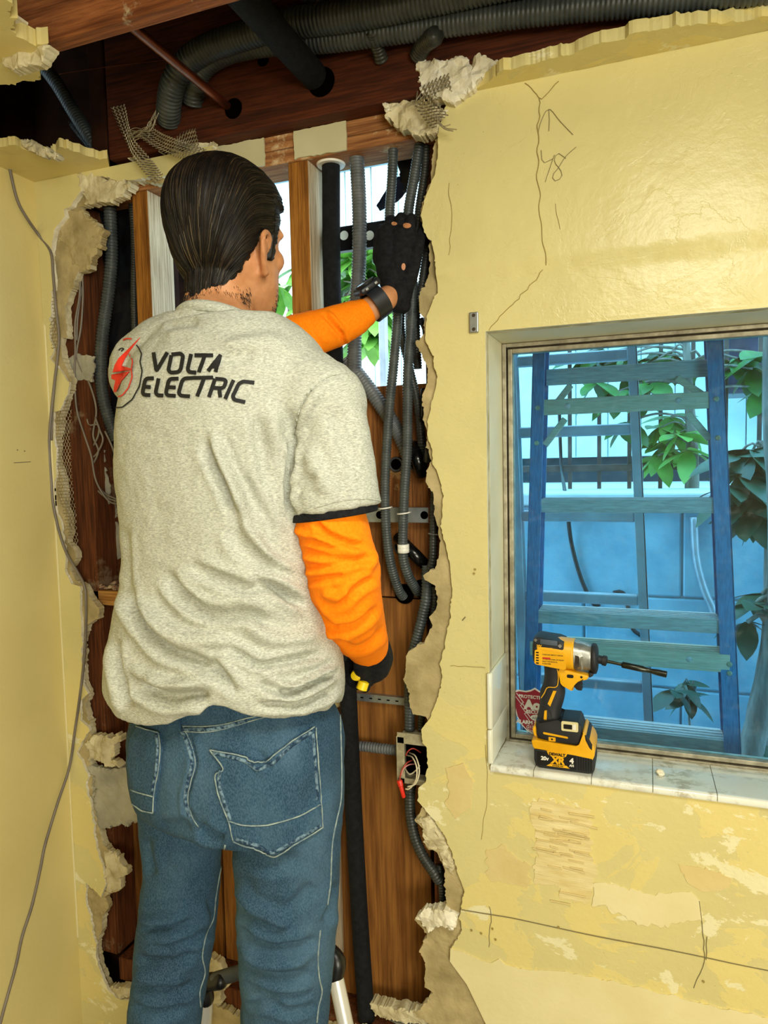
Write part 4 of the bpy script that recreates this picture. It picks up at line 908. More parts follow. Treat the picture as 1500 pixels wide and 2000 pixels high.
wire([(805,1485,.05),(795,1490,.02),(785,1505,.01),(781,1520,.008),(783,1530,.008)], .0016, mw2)
wire([(810,1492,.05),(798,1494,.02),(788,1502,.01),(784,1515,.008)], .0014, mw3)
wire([(822,1470,.055),(808,1462,.035),(798,1466,.03),(792,1476,.03)], .0015, mw2)
wire([(790,1500,.045),(800,1512,.03),(812,1505,.03),(820,1495,.04)], .0016, mw1)
bm = bmesh.new(); a, b = AY(780, 1524, .009), AY(789, 1558, .007); lathe(bm, [(0, .0055), (.002, .0062), (.012, .0056), (.013, .0046), ((b-a).length-.002, .0042), ((b-a).length, .003)], a, b-a, 10)
obj('wire_nut', bm, m_red, jb, auto=30)
# ------------------------------------------------------------------ grey cables on the left
def cab(pts, r, label): return tag(obj('grey_cable', tube(P3(pts), r, 8, .006), m_cable, smooth=True), label, 'cable')
pl_ = [AX(0, 278, X_L+.006), AX(12, 300, X_L+.006), AX(32, 385, X_L+.006), AX(52, 425, X_L+.006)]
pr_ = P3([(78,462,-.012),(99,492,-.012),(104,540,-.012),(109,600,-.012),(115,655,-.012),(112,700,-.014),(105,760,-.012),(98,830,-.012),(96,880,-.012),(100,940,-.012),(104,985,-.012),(116,1040,-.012),(130,1080,-.012),(150,1115,-.014),(165,1145,-.016),(168,1180,-.016),(167,1240,-.014),(163,1300,-.012),(156,1360,-.012),(146,1430,-.012),(135,1500,-.012)])
pe_ = [AX(112, 1570, X_L+.006), AX(88, 1650, X_L+.006), AX(78, 1700, X_L+.006), AX(62, 1770, X_L+.006), AX(43, 1830, X_L+.006), AX(30, 1890, X_L+.006), AX(0, 2000, X_L+.006), AX(-20, 2100, X_L+.006)]
tag(obj('grey_cable', tube(pl_+pr_+pe_, .0034, 10, .008), m_cable, smooth=True), 'long grey cable hanging down over the left corner', 'cable')
cab([(112,690,-.010),(109,730,-.008),(103,800,-.008),(101,860,-.008)], .0024, 'thin second cable beside the long grey one on the left')
tang = [[(157,535,.02),(155,580,.022),(147,630,.022),(147,680,.024),(146,740,.024),(150,800,.026),(165,850,.028),(178,890,.03),(188,940,.035),(212,978,.05),(240,986,.06)],
        [(161,535,.024),(162,580,.024),(158,640,.024),(150,690,.026),(158,720,.028),(175,750,.03),(188,800,.032),(182,850,.034),(192,880,.036),(182,905,.036),(172,910,.036),(176,940,.04),(205,970,.05),(240,982,.06)],
        [(160,560,.028),(152,620,.026),(150,665,.026)],
        [(186,815,.03),(195,840,.032),(201,860,.034),(190,885,.036),(176,900,.036),(180,925,.04),(200,960,.05),(235,978,.06)],
        [(170,818,.03),(175,830,.032),(192,830,.034),(192,850,.034),(183,870,.036)],
        [(205,842,.034),(218,870,.04),(228,900,.05)]]
for pts, lab in zip(tang, ('grey cable hanging left of the corrugated conduit down to the shirt', 'grey cable twisting through the tangle beside the stud', 'short grey cable crossing on the dark stud', 'looped grey cable in the tangle left of the shirt', 'small cable loop at the top of the tangle', 'dark cable end vanishing behind the shirt')):
    cab(pts, .0024, lab)
cab([(95,290,.0),(150,275,-.02),(250,135,-.021),(330,118,-.024)], .001, 'fine wire stretched along the beam at the upper left') if False else None
bm = bmesh.new(); sweep(bm, spline([AY(115, 145, -.024), AY(200, 132, -.024), AY(300, 120, -.024), AY(330, 116, -.024)], .01), .0009, 5); tag(obj('thin_wire', bm, m_copper), 'thin wire along the beam at the upper left', 'wire')
bm = bmesh.new(); sweep(bm, spline([AY(445, 101, -.024), AY(490, 98, -.024), AY(590, 84, -.026)], .01), .0011, 5); tag(obj('thin_wire', bm, m_copper), 'thin wire along the beam under the large conduits', 'wire')
# pencil marks on the left wall
bm = bmesh.new(); sweep(bm, [AX(27, 904, X_L+.0004), AX(60, 902, X_L+.0004)], .0009, 5)
for q in ((34, 879), (48, 881)): lathe(bm, [(0, .0018), (.0008, .0015)], AX(*q, X_L), (1, 0, 0), 8)
wl = bpy.data.objects['wall_left']; obj('pencil_mark', bm, m_pencil, wl)
bm = bmesh.new(); sweep(bm, [AX(74, 352, X_L+.001)+Vector((0, 0, 0))]+[Vector((X_L+.0015, -.0065, z_)) for z_ in (Z_C-.02, 1.4, 1.0, .4)], .0022, 6); obj('corner_bead', bm, m_pale, wl)
# ------------------------------------------------------------------ the man
FH = Vector((-math.sin(CY), math.cos(CY), 0))          # level viewing direction, for turning photo points into body points
def AH(px, py, h):
    d = ray(px, py); return CAM + d*(h/d.dot(FH))
def hdir(deg): a = math.pi/2+CY-math.radians(deg); return Vector((math.cos(a), math.sin(a), 0))
def remeshed(bm, voxel, smooth=4, fac=.5):
    bmesh.ops.recalc_face_normals(bm, faces=bm.faces[:])
    me = bpy.data.meshes.new('r'); bm.to_mesh(me); bm.free(); o = bpy.data.objects.new('r', me); COL.objects.link(o)
    m = o.modifiers.new('r', 'REMESH'); m.mode = 'VOXEL'; m.voxel_size = voxel
    if smooth: s = o.modifiers.new('s', 'SMOOTH'); s.iterations = smooth; s.factor = fac
    dg = bpy.context.evaluated_depsgraph_get(); r = bpy.data.meshes.new_from_object(o.evaluated_get(dg)); bpy.data.objects.remove(o); bpy.data.meshes.remove(me); return r
def cos_of(me):
    n = len(me.vertices); a = np.empty(n*3); me.vertices.foreach_get('co', a); return a.reshape(-1, 3)
def nor_of(me):
    n = len(me.vertices); a = np.empty(n*3); me.vertex_normals.foreach_get('vector', a); return a.reshape(-1, 3)
def setco(me, a): me.vertices.foreach_set('co', a.ravel()); me.update()
def np_proj(a):
    q = a-np.array(CAM); s = q@np.array(FW); return 750+FPX*(q@np.array(RT))/s, 1000-FPX*(q@np.array(UP))/s, s
def ring_loft(bm, rings, nseg=40, power=2.3, res=5):
    """rings: (centre, A, B) half-axis vectors; spline interpolation between"""
    n = len(rings); flat = [[Vector(r[k]) for r in rings] for k in range(3)]; out = []
    def cr(P, i, t):
        a, b, c, d = P[max(i-1, 0)], P[i], P[min(i+1, n-1)], P[min(i+2, n-1)]
        return 0.5*((2*b)+(c-a)*t+(2*a-5*b+4*c-d)*t*t+(3*b-a-3*c+d)*t**3)
    for i in range(n-1):
        for k in range(res): out.append([cr(P, i, k/res) for P in flat])
    out.append([P[-1] for P in flat]); R = []
    for c, A, B in out:
        row = []
        for k in range(nseg):
            t = 2*math.pi*k/nseg; cc, ss = math.cos(t), math.sin(t); e = 2/power
            row.append(bm.verts.new(c+A*math.copysign(abs(cc)**e, cc)+B*math.copysign(abs(ss)**e, ss)))
        R.append(row)
    for i in range(len(R)-1):
        for k in range(nseg): bm.faces.new((R[i][k], R[i][(k+1) % nseg], R[i+1][(k+1) % nseg], R[i+1][k]))
    bm.faces.new(R[0][::-1]); bm.faces.new(R[-1]); return bm
def rounded(bm, pts, rad, nseg=18, step=.012):
    """tube with rounded ends and radii interpolated along the spline"""
    q = spline(pts, step); L = [0]
    for i in range(1, len(q)): L.append(L[-1]+(q[i]-q[i-1]).length)
    P = [Vector(p) for p in pts]; idx = [min(range(len(q)), key=lambda i: (q[i]-p).length) for p in P]; idx[0] = 0; idx[-1] = len(q)-1
    rr = np.interp(range(len(q)), idx, rad)
    t0 = (q[0]-q[1]).normalized(); t1 = (q[-1]-q[-2]).normalized(); pre, post = [], []
    for a in (80, 60, 40, 20):
        a = math.radians(a); pre.append((q[0]+t0*rr[0]*math.sin(a), rr[0]*math.cos(a)))
        post.insert(0, (q[-1]+t1*rr[-1]*math.sin(a), rr[-1]*math.cos(a)))
    allp = pre+list(zip(q, rr))+post
    return sweep(bm, [p for p, _ in allp], [float(r) for _, r in allp], nseg)
def ball(bm, c, r, sub=3):
    v = bmesh.ops.create_icosphere(bm, subdivisions=sub, radius=1.0)['verts']; r = r if hasattr(r, '__len__') else (r, r, r)
    for x in v: x.co = Vector((x.co.x*r[0], x.co.y*r[1], x.co.z*r[2]))+Vector(c)
def folds(me, F, gain=1.0):
    """press creases / raise ridges of cloth: F = [(px polyline, width px, height m)]"""
    a = cos_of(me); nm = nor_of(me); x, y, s = np_proj(a); view = np.array(CAM)-a; view /= np.linalg.norm(view, axis=1)[:, None]
    vis = np.clip(((nm*view).sum(1)+.05)/.3, 0, 1); disp = np.zeros(len(a))
    for pts, wd, hgt in F:
        P = np.array([(p.x, p.y) for p in spline([Vector((u, v, 0)) for u, v in pts], 4)])
        m = (x > P[:, 0].min()-4*wd) & (x < P[:, 0].max()+4*wd) & (y > P[:, 1].min()-4*wd) & (y < P[:, 1].max()+4*wd) & (vis > 0)
        ii = np.where(m)[0]
        if not len(ii): continue
        best = np.full(len(ii), 1e9); tt = np.zeros(len(ii)); L = len(P)-1
        for k in range(L):
            d = P[k+1]-P[k]; l2 = (d**2).sum()+1e-9; t_ = np.clip(((x[ii]-P[k, 0])*d[0]+(y[ii]-P[k, 1])*d[1])/l2, 0, 1)
            e = np.hypot(x[ii]-P[k, 0]-t_*d[0], y[ii]-P[k, 1]-t_*d[1]); b = e < best; best[b] = e[b]; tt[b] = (k+t_[b])/L
        fall = np.clip(np.minimum(tt, 1-tt)*5, 0, 1); fall = fall*fall*(3-2*fall)
        g = np.exp(-(best/wd)**2)-.45*np.exp(-((best-2.0*wd)/(wd*.9))**2)
        disp[ii] += hgt*g*fall
    setco(me, a+nm*(disp*vis*gain)[:, None])
def fuzz(me, amp, scale, seed=0.0, aniso=(1, 1, 1)):
    a = cos_of(me); nm = nor_of(me)
    d = np.array([noise.fractal((p[0]*scale*aniso[0]+seed, p[1]*scale*aniso[1], p[2]*scale*aniso[2]), .9, 2, 3) for p in a]); setco(me, a+nm*(amp*d)[:, None])
def bvh_of(me): return BVHTree.FromPolygons([v.co.copy() for v in me.vertices], [tuple(p.vertices) for p in me.polygons])
def onto(bvh, px, py, off=0.0):
    d = ray(px, py).normalized(); h = bvh.ray_cast(CAM, d)
    if h[0] is None: return None
    n = h[1]; n = n if n.dot(d) < 0 else -n; return h[0]+n*off
def decal(bvh, pts, off, th, grid=9):
    def t3(u, v, d):
        p = onto(bvh, u, v, off-d)
        return p if p is not None else Vector((9, 9, 9))
    bm = slab([pts], t3, th, grid); bad = [v for v in bm.verts if v.co.x > 8]; bmesh.ops.delete(bm, geom=bad, context='VERTS'); return bm
def ribbon(bm, bvh, pts, wpx, off, closed=False):
    P = spline([Vector((u, v, 0)) for u, v in pts], 2.5); n = len(P); prev = None
    for i in range(n):
        t_ = (P[min(i+1, n-1)]-P[max(i-1, 0)]).normalized(); nn = Vector((-t_.y, t_.x, 0)); row = []
        for k in (-.5, 0, .5):
            q = P[i]+nn*wpx*k; p = onto(bvh, q.x, q.y, off); row.append(None if p is None else bm.verts.new(p))
        if prev:
            for j in range(2):
                f = (prev[j], prev[j+1], row[j+1], row[j])
                if None not in f and max((f[0].co-f[2].co).length, (f[1].co-f[3].co).length) < .03: bm.faces.new(f)
        prev = row
def seam(bvh, pts, r, off=.001, step=4):
    P = [onto(bvh, p.x, p.y, off) for p in spline([Vector((u, v, 0)) for u, v in pts], step)]; P = [p for p in P if p is not None]
    bm = bmesh.new()
    run = [P[0]]
    for p in P[1:]:
        if (p-run[-1]).length > .04:
            if len(run) > 2: sweep(bm, run, r, 6)
            run = [p]
        else: run.append(p)
    if len(run) > 2: sweep(bm, run, r, 6)
    return bm
# materials of the man
t = NT('heather_grey_jersey'); t.set(.92, 0, .15)
co = t.coord((1, 1, 3.2)); n1 = t.noise(co, 210, 4, .7); n2 = t.noise(t.coord((1, 1, 2.2)), 420, 2)
c = t.ramp(n1, [(.34, '97998f'), (.52, 'b7b9ae'), (.66, 'cdcfc2')]); c = t.mix(t.ramp(n2, [(.55, 0.), (.68, .35)]), c, '77786f'); t.col(c); t.bump(n1, .12, .0006); m_jersey = t.m
t = NT('orange_sleeve_cotton'); t.set(.85, 0, .2); n1 = t.noise(t.coord(), 260, 3); t.col(t.ramp(n1, [(.3, 'ff7c00'), (.7, 'ff8f0c')])); t.bump(n1, .15, .0005); m_orange = t.m
t = NT('blue_denim'); t.set(.88, 0, .2)
n1 = t.noise(t.coord((1, 1, .5)), 620, 3, .6); n2 = t.noise(t.coord((1, 1, .7)), 5.5, 5, .6)
c = t.ramp(n2, [(.33, '1a3044'), (.5, '264259'), (.68, '435e73')]); c = t.mix(t.ramp(n1, [(.4, 0.), (.65, .35)]), c, '5f7c94'); t.col(c); t.bump(n1, .2, .0006); m_denim = t.m
t = NT('dark_denim_seam'); t.set(.9, 0, .2); n1 = t.noise(t.coord((1, 1, 1)), 160, 3); t.col(t.ramp(n1, [(.42, '22384f'), (.6, '6f8898')])); m_seam = t.m
m_thread = simple('pale_denim_thread', '5f7480', '97a49c', 90, .9)
t = NT('tan_skin'); t.set(.5, 0, .35); n1 = t.noise(t.coord(), 35, 5); t.col(t.ramp(n1, [(.35, 'b87b50'), (.65, 'd09468')])); t.b.inputs['Subsurface Weight'].default_value = .08; t.b.inputs['Subsurface Radius'].default_value = (.01, .004, .002)
t.bump(t.noise(t.coord(), 320, 4), .15, .0006); m_skin = t.m
m_hair = simple('near_black_hair', '0d0a07', '1a140e', 60, .5, spec=.3)
m_hair2 = simple('dark_brown_hair', '1e160e', '302316', 60, .45, spec=.4)
m_hair3 = simple('sheen_brown_hair', '3e3222', '56462f', 60, .35, spec=.6)
m_glove = simple('black_knit_glove', '0f0f12', '1d1e22', 130, .85, bump=.5, bscale=400, spec=.2)
m_watch = simple('dark_grey_resin', '15171c', '24272e', 30, .38)
m_eye = simple('eye_white', 'd9d2c6', None, rough=.2); m_brow = simple('dark_brow', '1a120c', None, rough=.8)
TF = hdir(30); TR = Vector((TF.y, -TF.x, 0)); Zv = Vector((0, 0, 1))          # body facing and body right
H0 = 1.05                                                                      # level distance of the body axis
def tring(y, xl, xr, k=.68, h=H0, zoff=0, yaw=30):
    c = AH((xl+xr)/2, y, h); hw = (xr-xl)/2*(h/ray((xl+xr)/2, y).dot(FH))/FPX
    a = hw/math.sqrt(math.cos(math.radians(yaw))**2+(k*math.sin(math.radians(yaw)))**2); f = hdir(yaw); return (c, Vector((f.y, -f.x, 0))*a, f*a*k)
# key joints
shL, shR = AH(292, 722, 1.15), AH(645, 800, .965)
elL, wrL = AH(445, 712, 1.30), AH(745, 590, 1.39)
FORE = [AH(560, 668, 1.345), AH(610, 652, 1.36), AH(662, 635, 1.375), AH(706, 614, 1.384)]
elR, wrR = AH(676, 1160, .97), AH(728, 1272, 1.10)
def arm_pts_R(): return [AH(644,985,.957), AH(645,1012,.955), AH(658,1065,.955), AH(670,1110,.96), AH(674,1150,.972), AH(686,1195,1.0), AH(702,1232,1.04), AH(717,1258,1.075)]
RAD_R = [.044,.0495,.049,.051,.0505,.0475,.041,.034]
# ---- head frame
HF = hdir(30); HR = Vector((HF.y, -HF.x, 0)); HC = AH(447, 474, 1.16); HS = .945
def hl(x, y, z): return HC+(HR*x+HF*y+Zv*z)*HS
HRINGS = [(-.126,.022,.078,.035),(-.118,.036,.088,.008),(-.095,.055,.091,-.035),(-.065,.065,.092,-.066),(-.035,.069,.092,-.084),(-.005,.0715,.091,-.092),(.025,.0745,.094,-.1),(.055,.0745,.091,-.101),(.083,.067,.078,-.091),(.104,.051,.055,-.07),(.117,.031,.028,-.042),(.1225,.012,.006,-.018)]
def head_loft(bm, grow=0.0, res=5, nseg=48, lo=0):
    ring_loft(bm, [(hl(0, (f+b)/2, z+grow*(z/.122)), HR*(w_+grow)*HS, HF*((f-b)/2+grow)*HS) for z, w_, f, b in HRINGS[lo:]], nseg, 2.25, res)
# ---- body: one continuous surface
bm = bmesh.new(); head_loft(bm)
NECK = ([hl(0, -.012, -.02), hl(0, -.020, -.08), hl(.0, -.036, -.135), AH(442, 690, 1.07)], [.052, .0525, .055, .062])
rounded(bm, *NECK, 24)
rounded(bm, [hl(0, .085, .012), hl(0, .097, -.012), hl(0, .104, -.034), hl(0, .100, -.042)], [.008, .0095, .0125, .010], 14, .004)     # nose
for s in (-1, 1):
    ball(bm, hl(s*.012, .097, -.04), (.008,)*3, 2); rounded(bm, [hl(s*.012, .093, .022), hl(s*.034, .088, .027), hl(s*.056, .068, .020)], [.008, .009, .007], 12, .004)
    ball(bm, hl(s*.045, .060, -.024), (.020, .020, .02), 2)
rounded(bm, [hl(-.022, .086, -.070), hl(0, .095, -.068), hl(.022, .086, -.070)], [.004, .006, .004], 10, .004)
rounded(bm, [hl(-.02, .086, -.080), hl(0, .094, -.080), hl(.02, .086, -.080)], [.004, .0065, .004], 10, .004)
ball(bm, hl(0, .080, -.112), (.022, .022, .016), 2)
# ears
for s in (-1, 1):
    E_ = lambda x, y, z: hl(s*x, y, -.012+(z-.0)*.92)
    rounded(bm, [E_(.073, .012, -.012), E_(.082, .008, .006), E_(.0885, -.010, .012), E_(.0935, -.024, .000), E_(.092, -.024, -.022), E_(.084, -.013, -.040), E_(.076, .000, -.054), E_(.071, .006, -.050)], [.004, .0046, .0052, .0054, .0052, .0056, .0070, .004], 12, .003)
    rounded(bm, [E_(.071, .002, -.006), E_(.079, -.010, -.010), E_(.077, -.006, -.030)], [.007, .009, .007], 12, .003)
# trunk, limbs under the clothes
ring_loft(bm, [tring(690, 330, 560, .7), tring(780, 262, 610, .66), tring(900, 255, 600, .66), tring(1050, 262, 605, .66), tring(1200, 258, 620, .68), tring(1290, 272, 628, .62), tring(1380, 275, 630, .62), tring(1480, 275, 645, .70), tring(1545, 300, 635, .60)], 40)
rounded(bm, [shL, AH(345, 694, 1.11), AH(440, 714, 1.05), AH(550, 752, 1.0), shR], [.048, .05, .06, .05, .048], 24)
rounded(bm, [shL, (shL+elL)/2, elL]+FORE+[wrL, AY(770, 572, -.012)], [.045, .042, .034, .034, .033, .029, .0255, .0235, .022], 20)
rounded(bm, [shR, AH(645, 1000, .957), elR, elR.lerp(wrR, .4), wrR], [.042, .037, .031, .029, .024], 20)
LEG_L = [(1600,300,425),(1650,296,428),(1720,284,432),(1800,276,424),(1870,268,416),(1940,262,404),(2010,256,390),(2200,250,362),(2450,256,350),(2680,268,340)]
LEG_R = [(1600,475,645),(1650,468,648),(1720,458,655),(1800,462,650),(1870,467,645),(1940,472,640),(2010,476,633),(2200,484,606),(2450,490,586),(2680,500,574)]
HLL, HLR = 1.115, .995
def legring(y, xl, xr, h, inset=0, k=.95, yaw=22): 
    c, A, B = tring(y, xl, xr, k, h, 0, yaw); L = A.length; f = (L-inset)/L; return (c, A*f, B*f)
ring_loft(bm, [legring(y, a, b, HLL, .014) for y, a, b in LEG_L], 28, 2.0)
ring_loft(bm, [legring(y, a, b, HLR, .014) for y, a, b in LEG_R], 28, 2.0)
zf = .285                                                # top of the stool step he stands on
ankL, ankR = legring(*LEG_L[-1], HLL)[0], legring(*LEG_R[-1], HLR)[0]
for a in (ankL, ankR):
    rounded(bm, [a+Vector((0, 0, .05)), Vector((a.x, a.y, zf+.09)), Vector((a.x, a.y, zf+.055))-TF*.01], [.034, .034, .036], 16)
    rounded(bm, [Vector((a.x, a.y, zf+.045))-TF*.03, Vector((a.x, a.y, zf+.045))+TF*.06, Vector((a.x, a.y, zf+.035))+TF*.14], [.032, .034, .028], 16)
me = remeshed(bm, .0042, 3)
man = obj('person', me, m_skin, smooth=True)
tag(man, 'man seen from behind in grey t-shirt, orange sleeves and jeans, reaching into the wall', 'person')
# ---- grey t-shirt
SH = [(628,318,560),(660,290,600),(700,255,630),(740,238,640),(800,226,640),(900,222,634),(1000,229,636),(1080,236,640),(1140,232,644),(1200,222,652),(1270,211,661),(1330,205,668),(1375,208,668),(1404,214,664)]
bm = bmesh.new(); ring_loft(bm, [tring(y, a, b, .70 if y < 1150 else .74) for y, a, b in SH], 56, 2.35)
rounded(bm, [AH(298, 722, 1.13), AH(345, 694, 1.10), AH(440, 714, 1.05), AH(555, 752, 1.0), AH(630, 790, .97)], [.060, .066, .075, .066, .062], 28)
ring_loft(bm, [(lambda l, r: ((l+r)/2, (r-l)/2, FH*.066+Zv*tz))(AH(*a_, 1.085), AH(*b_, 1.075)) for a_, b_, tz in (((350,622),(528,656),-.018),((342,640),(538,678),-.018),((310,690),(590,740),0))], 40, 2.0, 6)
rounded(bm, [AH(296, 722, 1.13), AH(300, 735, 1.17), AH(340, 745, 1.24)], [.064, .066, .064], 24)
# right sleeve, open rim slanting up to the right
def lr(pl, pr, h, k=.9, tilt=0.0):
    l, r = AH(*pl, h), AH(*pr, h); A = (r-l)/2; return ((l+r)/2, A, FH*A.length*k+Zv*tilt)
ring_loft(bm, [lr((590,770),(668,738),.97), lr((574,850),(706,775),.965), lr((563,915),(726,860),.957), lr((563,965),(738,930),.955), lr((570,1008),(746,982),.955)], 36, 2.1, 6)
me = remeshed(bm, .0048, 5)
a = cos_of(me); x, y, s = np_proj(a); q = (a-np.array(AH(440, 1000, H0)))@np.array(TF)
hx = [195,207,225,250,290,330,360,390,420,445,480,520,560,600,640,660,672]; hy = [1372,1374,1400,1412,1419,1412,1400,1386,1374,1377,1391,1399,1402,1398,1388,1378,1366]
zb0, zt0 = a[:, 2].min(), AH(440, 1210, H0).z; w_ = np.clip((zt0-a[:, 2])/(zt0-zb0), 0, 1); near = q < .0; tgt = np.interp(x, hx, hy)
bins = np.arange(190, 700, 12.); rim_ = near & (a[:, 2] < zb0+.014); low_ = np.array([y[rim_ & (abs(x-b) < 9)].max() if (rim_ & (abs(x-b) < 9)).any() else np.nan for b in bins]); ok_ = ~np.isnan(low_); yb_ = np.interp(x, bins[ok_], low_[ok_])
mid_ = np.interp(x, bins[ok_], low_[ok_]); far = np.clip((q-.02)/.08, 0, 1); sh_ = (tgt-yb_)*(1-far)+(-15)*far
a[:, 2] -= (w_**1.5)*sh_*s/FPX; setco(me, a)
C5 = lambda l: [(200+u/2.586, 580+v/2.586) for u, v in l]
C6 = lambda l: [(200+u/2.586, 1000+v/2.586) for u, v in l]
FS = [(C5([(545,660),(600,800),(640,900),(700,1050),(740,1160)]), 9, .0075), (C5([(500,720),(560,860),(620,980),(660,1100)]), 9, -.0055), (C5([(700,880),(760,1010),(830,1130),(860,1220)]), 10, -.004),
      (C6([(300,280),(330,330),(420,440),(520,505),(640,515),(760,515),(880,580)]), 11, -.0105), (C6([(420,250),(480,290),(600,340),(720,380),(850,385),(960,440),(1040,475)]), 10, -.009),
      (C6([(720,300),(850,370),(960,440),(1045,480)]), 8, -.006), (C6([(640,60),(700,180),(800,260),(900,300)]), 12, -.005), (C6([(690,0),(760,110),(860,230),(1000,300)]), 9, .006),
      (C6([(110,330),(150,480),(230,600),(330,700),(450,750),(560,800),(660,905)]), 11, -.011), (C6([(190,420),(290,560),(420,640),(560,650),(700,640)]), 14, .007), (C6([(540,720),(600,800),(650,880),(690,930)]), 9, -.006),
      (C6([(180,850),(250,910),(330,945),(450,930),(560,945)]), 12, -.010), (C6([(120,760),(230,830),(380,870),(520,870)]), 12, .006),
      (C6([(600,670),(700,720),(800,770),(930,755),(1060,730),(1140,715)]), 7, -.008), (C6([(880,930),(960,915),(1050,870),(1190,800)]), 6, -.009), (C6([(860,885),(980,870),(1100,820),(1200,770)]), 6, .006), (C6([(780,860),(880,895),(960,905)]), 8, -.006),
      (C6([(760,980),(880,975),(1000,975),(1120,930),(1200,860)]), 7, -.007), (C6([(700,560),(850,640),(1000,640),(1120,610)]), 14, .006), (C6([(60,620),(80,800),(110,930),(150,1010)]), 9, -.008), (C6([(110,60),(120,250),(130,400)]), 8, -.004),
      (C5([(960,700),(948,850),(935,1000),(960,1120)]), 6, -.009), (C5([(1250,385),(1150,400),(1060,460),(1005,550),(975,660),(955,780)]), 3.2, -.0026), (C5([(1130,440),(1050,530),(1000,640),(985,740)]), 9, .004),
      (C5([(780,590),(790,700),(820,850),(850,960)]), 12, -.0045), (C5([(860,560),(880,700),(930,830)]), 14, .004), (C5([(300,140),(400,122),(490,118)]), 10, -.004),
      (C5([(560,330),(660,300),(780,280)]), 12, -.003), (C5([(600,250),(800,230),(950,240)]), 14, .003), (C5([(1020,760),(1100,900),(1150,1010)]), 14, .004), (C5([(960,1000),(1020,940),(1100,900)]), 9, -.004), (C5([(1180,560),(1240,760),(1290,900)]), 16, -.003)]
folds(me, FS, 1.5); fuzz(me, .0022, 16, 3.1); fuzz(me, .0006, 60, 1.2)
shirt = obj('t_shirt', me, m_jersey, man, smooth=True); shirt['label'] = 'heather grey t-shirt with black and red print on the back'
def world_bvh(o):
    w0 = np.array(wloc(o)); me2 = o.data; a = cos_of(me2)+w0; return BVHTree.FromPolygons([Vector(v) for v in a], [tuple(p.vertices) for p in me2.polygons])
sb = world_bvh(shirt)
def rnd(l, k=5): return [Vector((u, v, 0)) for u, v in l]
LET = [[(262,282),(277,375),(332,282)], [(352,293),(398,288),(411,300),(399,368),(386,381),(348,384),(337,370),(352,296)], [(452,290),(434,365),(441,380),(478,384)],
       [(468,297),(562,297)], [(520,298),(490,382)], [(600,292),(536,376)], [(598,292),(574,380)], [(556,352),(582,352)],
       [(264,412),(228,413),(219,424),(207,482),(214,495),(246,497)], [(217,455),(248,456)], [(288,412),(273,482),(281,497),(312,499)], [(388,414),(348,415),(338,427),(325,484),(333,498),(374,501)], [(334,456),(374,458)],
       [(472,409),(418,413),(405,427),(389,484),(398,499),(446,503)], [(470,410),(562,408)], [(517,410),(482,503)], [(572,414),(540,507)], [(572,414),(618,417),(626,428),(617,455),(604,462),(558,460)], [(592,462),(598,508)],
       [(664,420),(622,516)], [(768,434),(712,428),(690,440),(660,502),(668,520),(722,532)]]
def poly_ribbon(bm, bvh, pts, wd, off):
    P = [Vector((*p, 0)) for p in pts]; out = [P[0]]
    for i in range(1, len(P)-1):       # rounded corners
        a_, b_, c_ = P[i-1], P[i], P[i+1]; r1 = min(3.0, (a_-b_).length*.45); r2 = min(3.0, (c_-b_).length*.45); s_, e_ = b_+(a_-b_).normalized()*r1, b_+(c_-b_).normalized()*r2
        for k in range(5): t_ = k/4; out.append(s_*(1-t_)**2+b_*2*t_*(1-t_)+e_*t_*t_)
    out.append(P[-1]); D = []
    for a_, b_ in zip(out[:-1], out[1:]):
        n_ = max(1, int((b_-a_).length/2.5)); D += [a_.lerp(b_, k/n_) for k in range(n_)]
    D.append(out[-1]); n = len(D); prev = None
    for i in range(n):
        t_ = (D[min(i+1, n-1)]-D[max(i-1, 0)]).normalized(); nn = Vector((-t_.y, t_.x, 0)); row = []
        for k in (-.5, 0, .5): q_ = D[i]+nn*wd*k; p = onto(bvh, q_.x, q_.y, off); row.append(None if p is None else bm.verts.new(p))
        if prev:
            for j in range(2):
                f = (prev[j], prev[j+1], row[j+1], row[j])
                if None not in f and max((f[0].co-f[2].co).length, (f[1].co-f[3].co).length) < .02: bm.faces.new(f)
        prev = row
m_print = simple('black_shirt_print', '0c0d0e', None, rough=.75); m_printr = simple('red_shirt_print', 'e2311f', None, rough=.7)
bm = bmesh.new()
for l in LET: poly_ribbon(bm, sb, C5(l), 7.6, .0014)
obj('lettering', bm, m_print, shirt)['label'] = 'black VOLTA ELECTRIC lettering'
bm = bmesh.new()
poly_ribbon(bm, sb, C5([(175,243),(188,262),(202,290),(194,330),(205,375),(192,450),(155,518),(105,558),(52,562)]), 2.6, .0014); poly_ribbon(bm, sb, C5([(86,272),(96,260),(115,262),(98,276)]), 2.2, .0014)
obj('emblem_ring', bm, m_print, shirt)
bm = bmesh.new()
poly_ribbon(bm, sb, C5([(140,290),(157,325),(150,370),(155,405),(136,460),(105,498),(68,510)]), 2.4, .0014); poly_ribbon(bm, sb, C5([(108,220),(125,212),(152,214)]), 2.6, .0014)
for pl_ in ([(193,207),(150,262),(118,310),(100,348),(150,364),(142,372),(56,380),(66,345),(84,312),(130,268)], [(50,392),(142,378),(100,425),(92,442),(72,478),(46,526),(62,452),(70,420),(50,412)]):
    join = decal(sb, C5(pl_), .0016, .0008, 4); tmp = bpy.data.meshes.new('t'); join.to_mesh(tmp); join.free(); join_bm(bm, tmp)
obj('emblem_bolt', bm, m_printr, shirt)['label'] = 'red lightning bolt emblem'
for pts in (C5([(1250,383),(1150,398),(1060,458),(1005,548),(975,658),(952,780),(940,900)]), C5([(960,1105),(1060,1070),(1200,1030),(1330,1020),(1405,1030)])): obj('seam', seam(sb, pts, .0009, .0003), m_jersey, shirt)
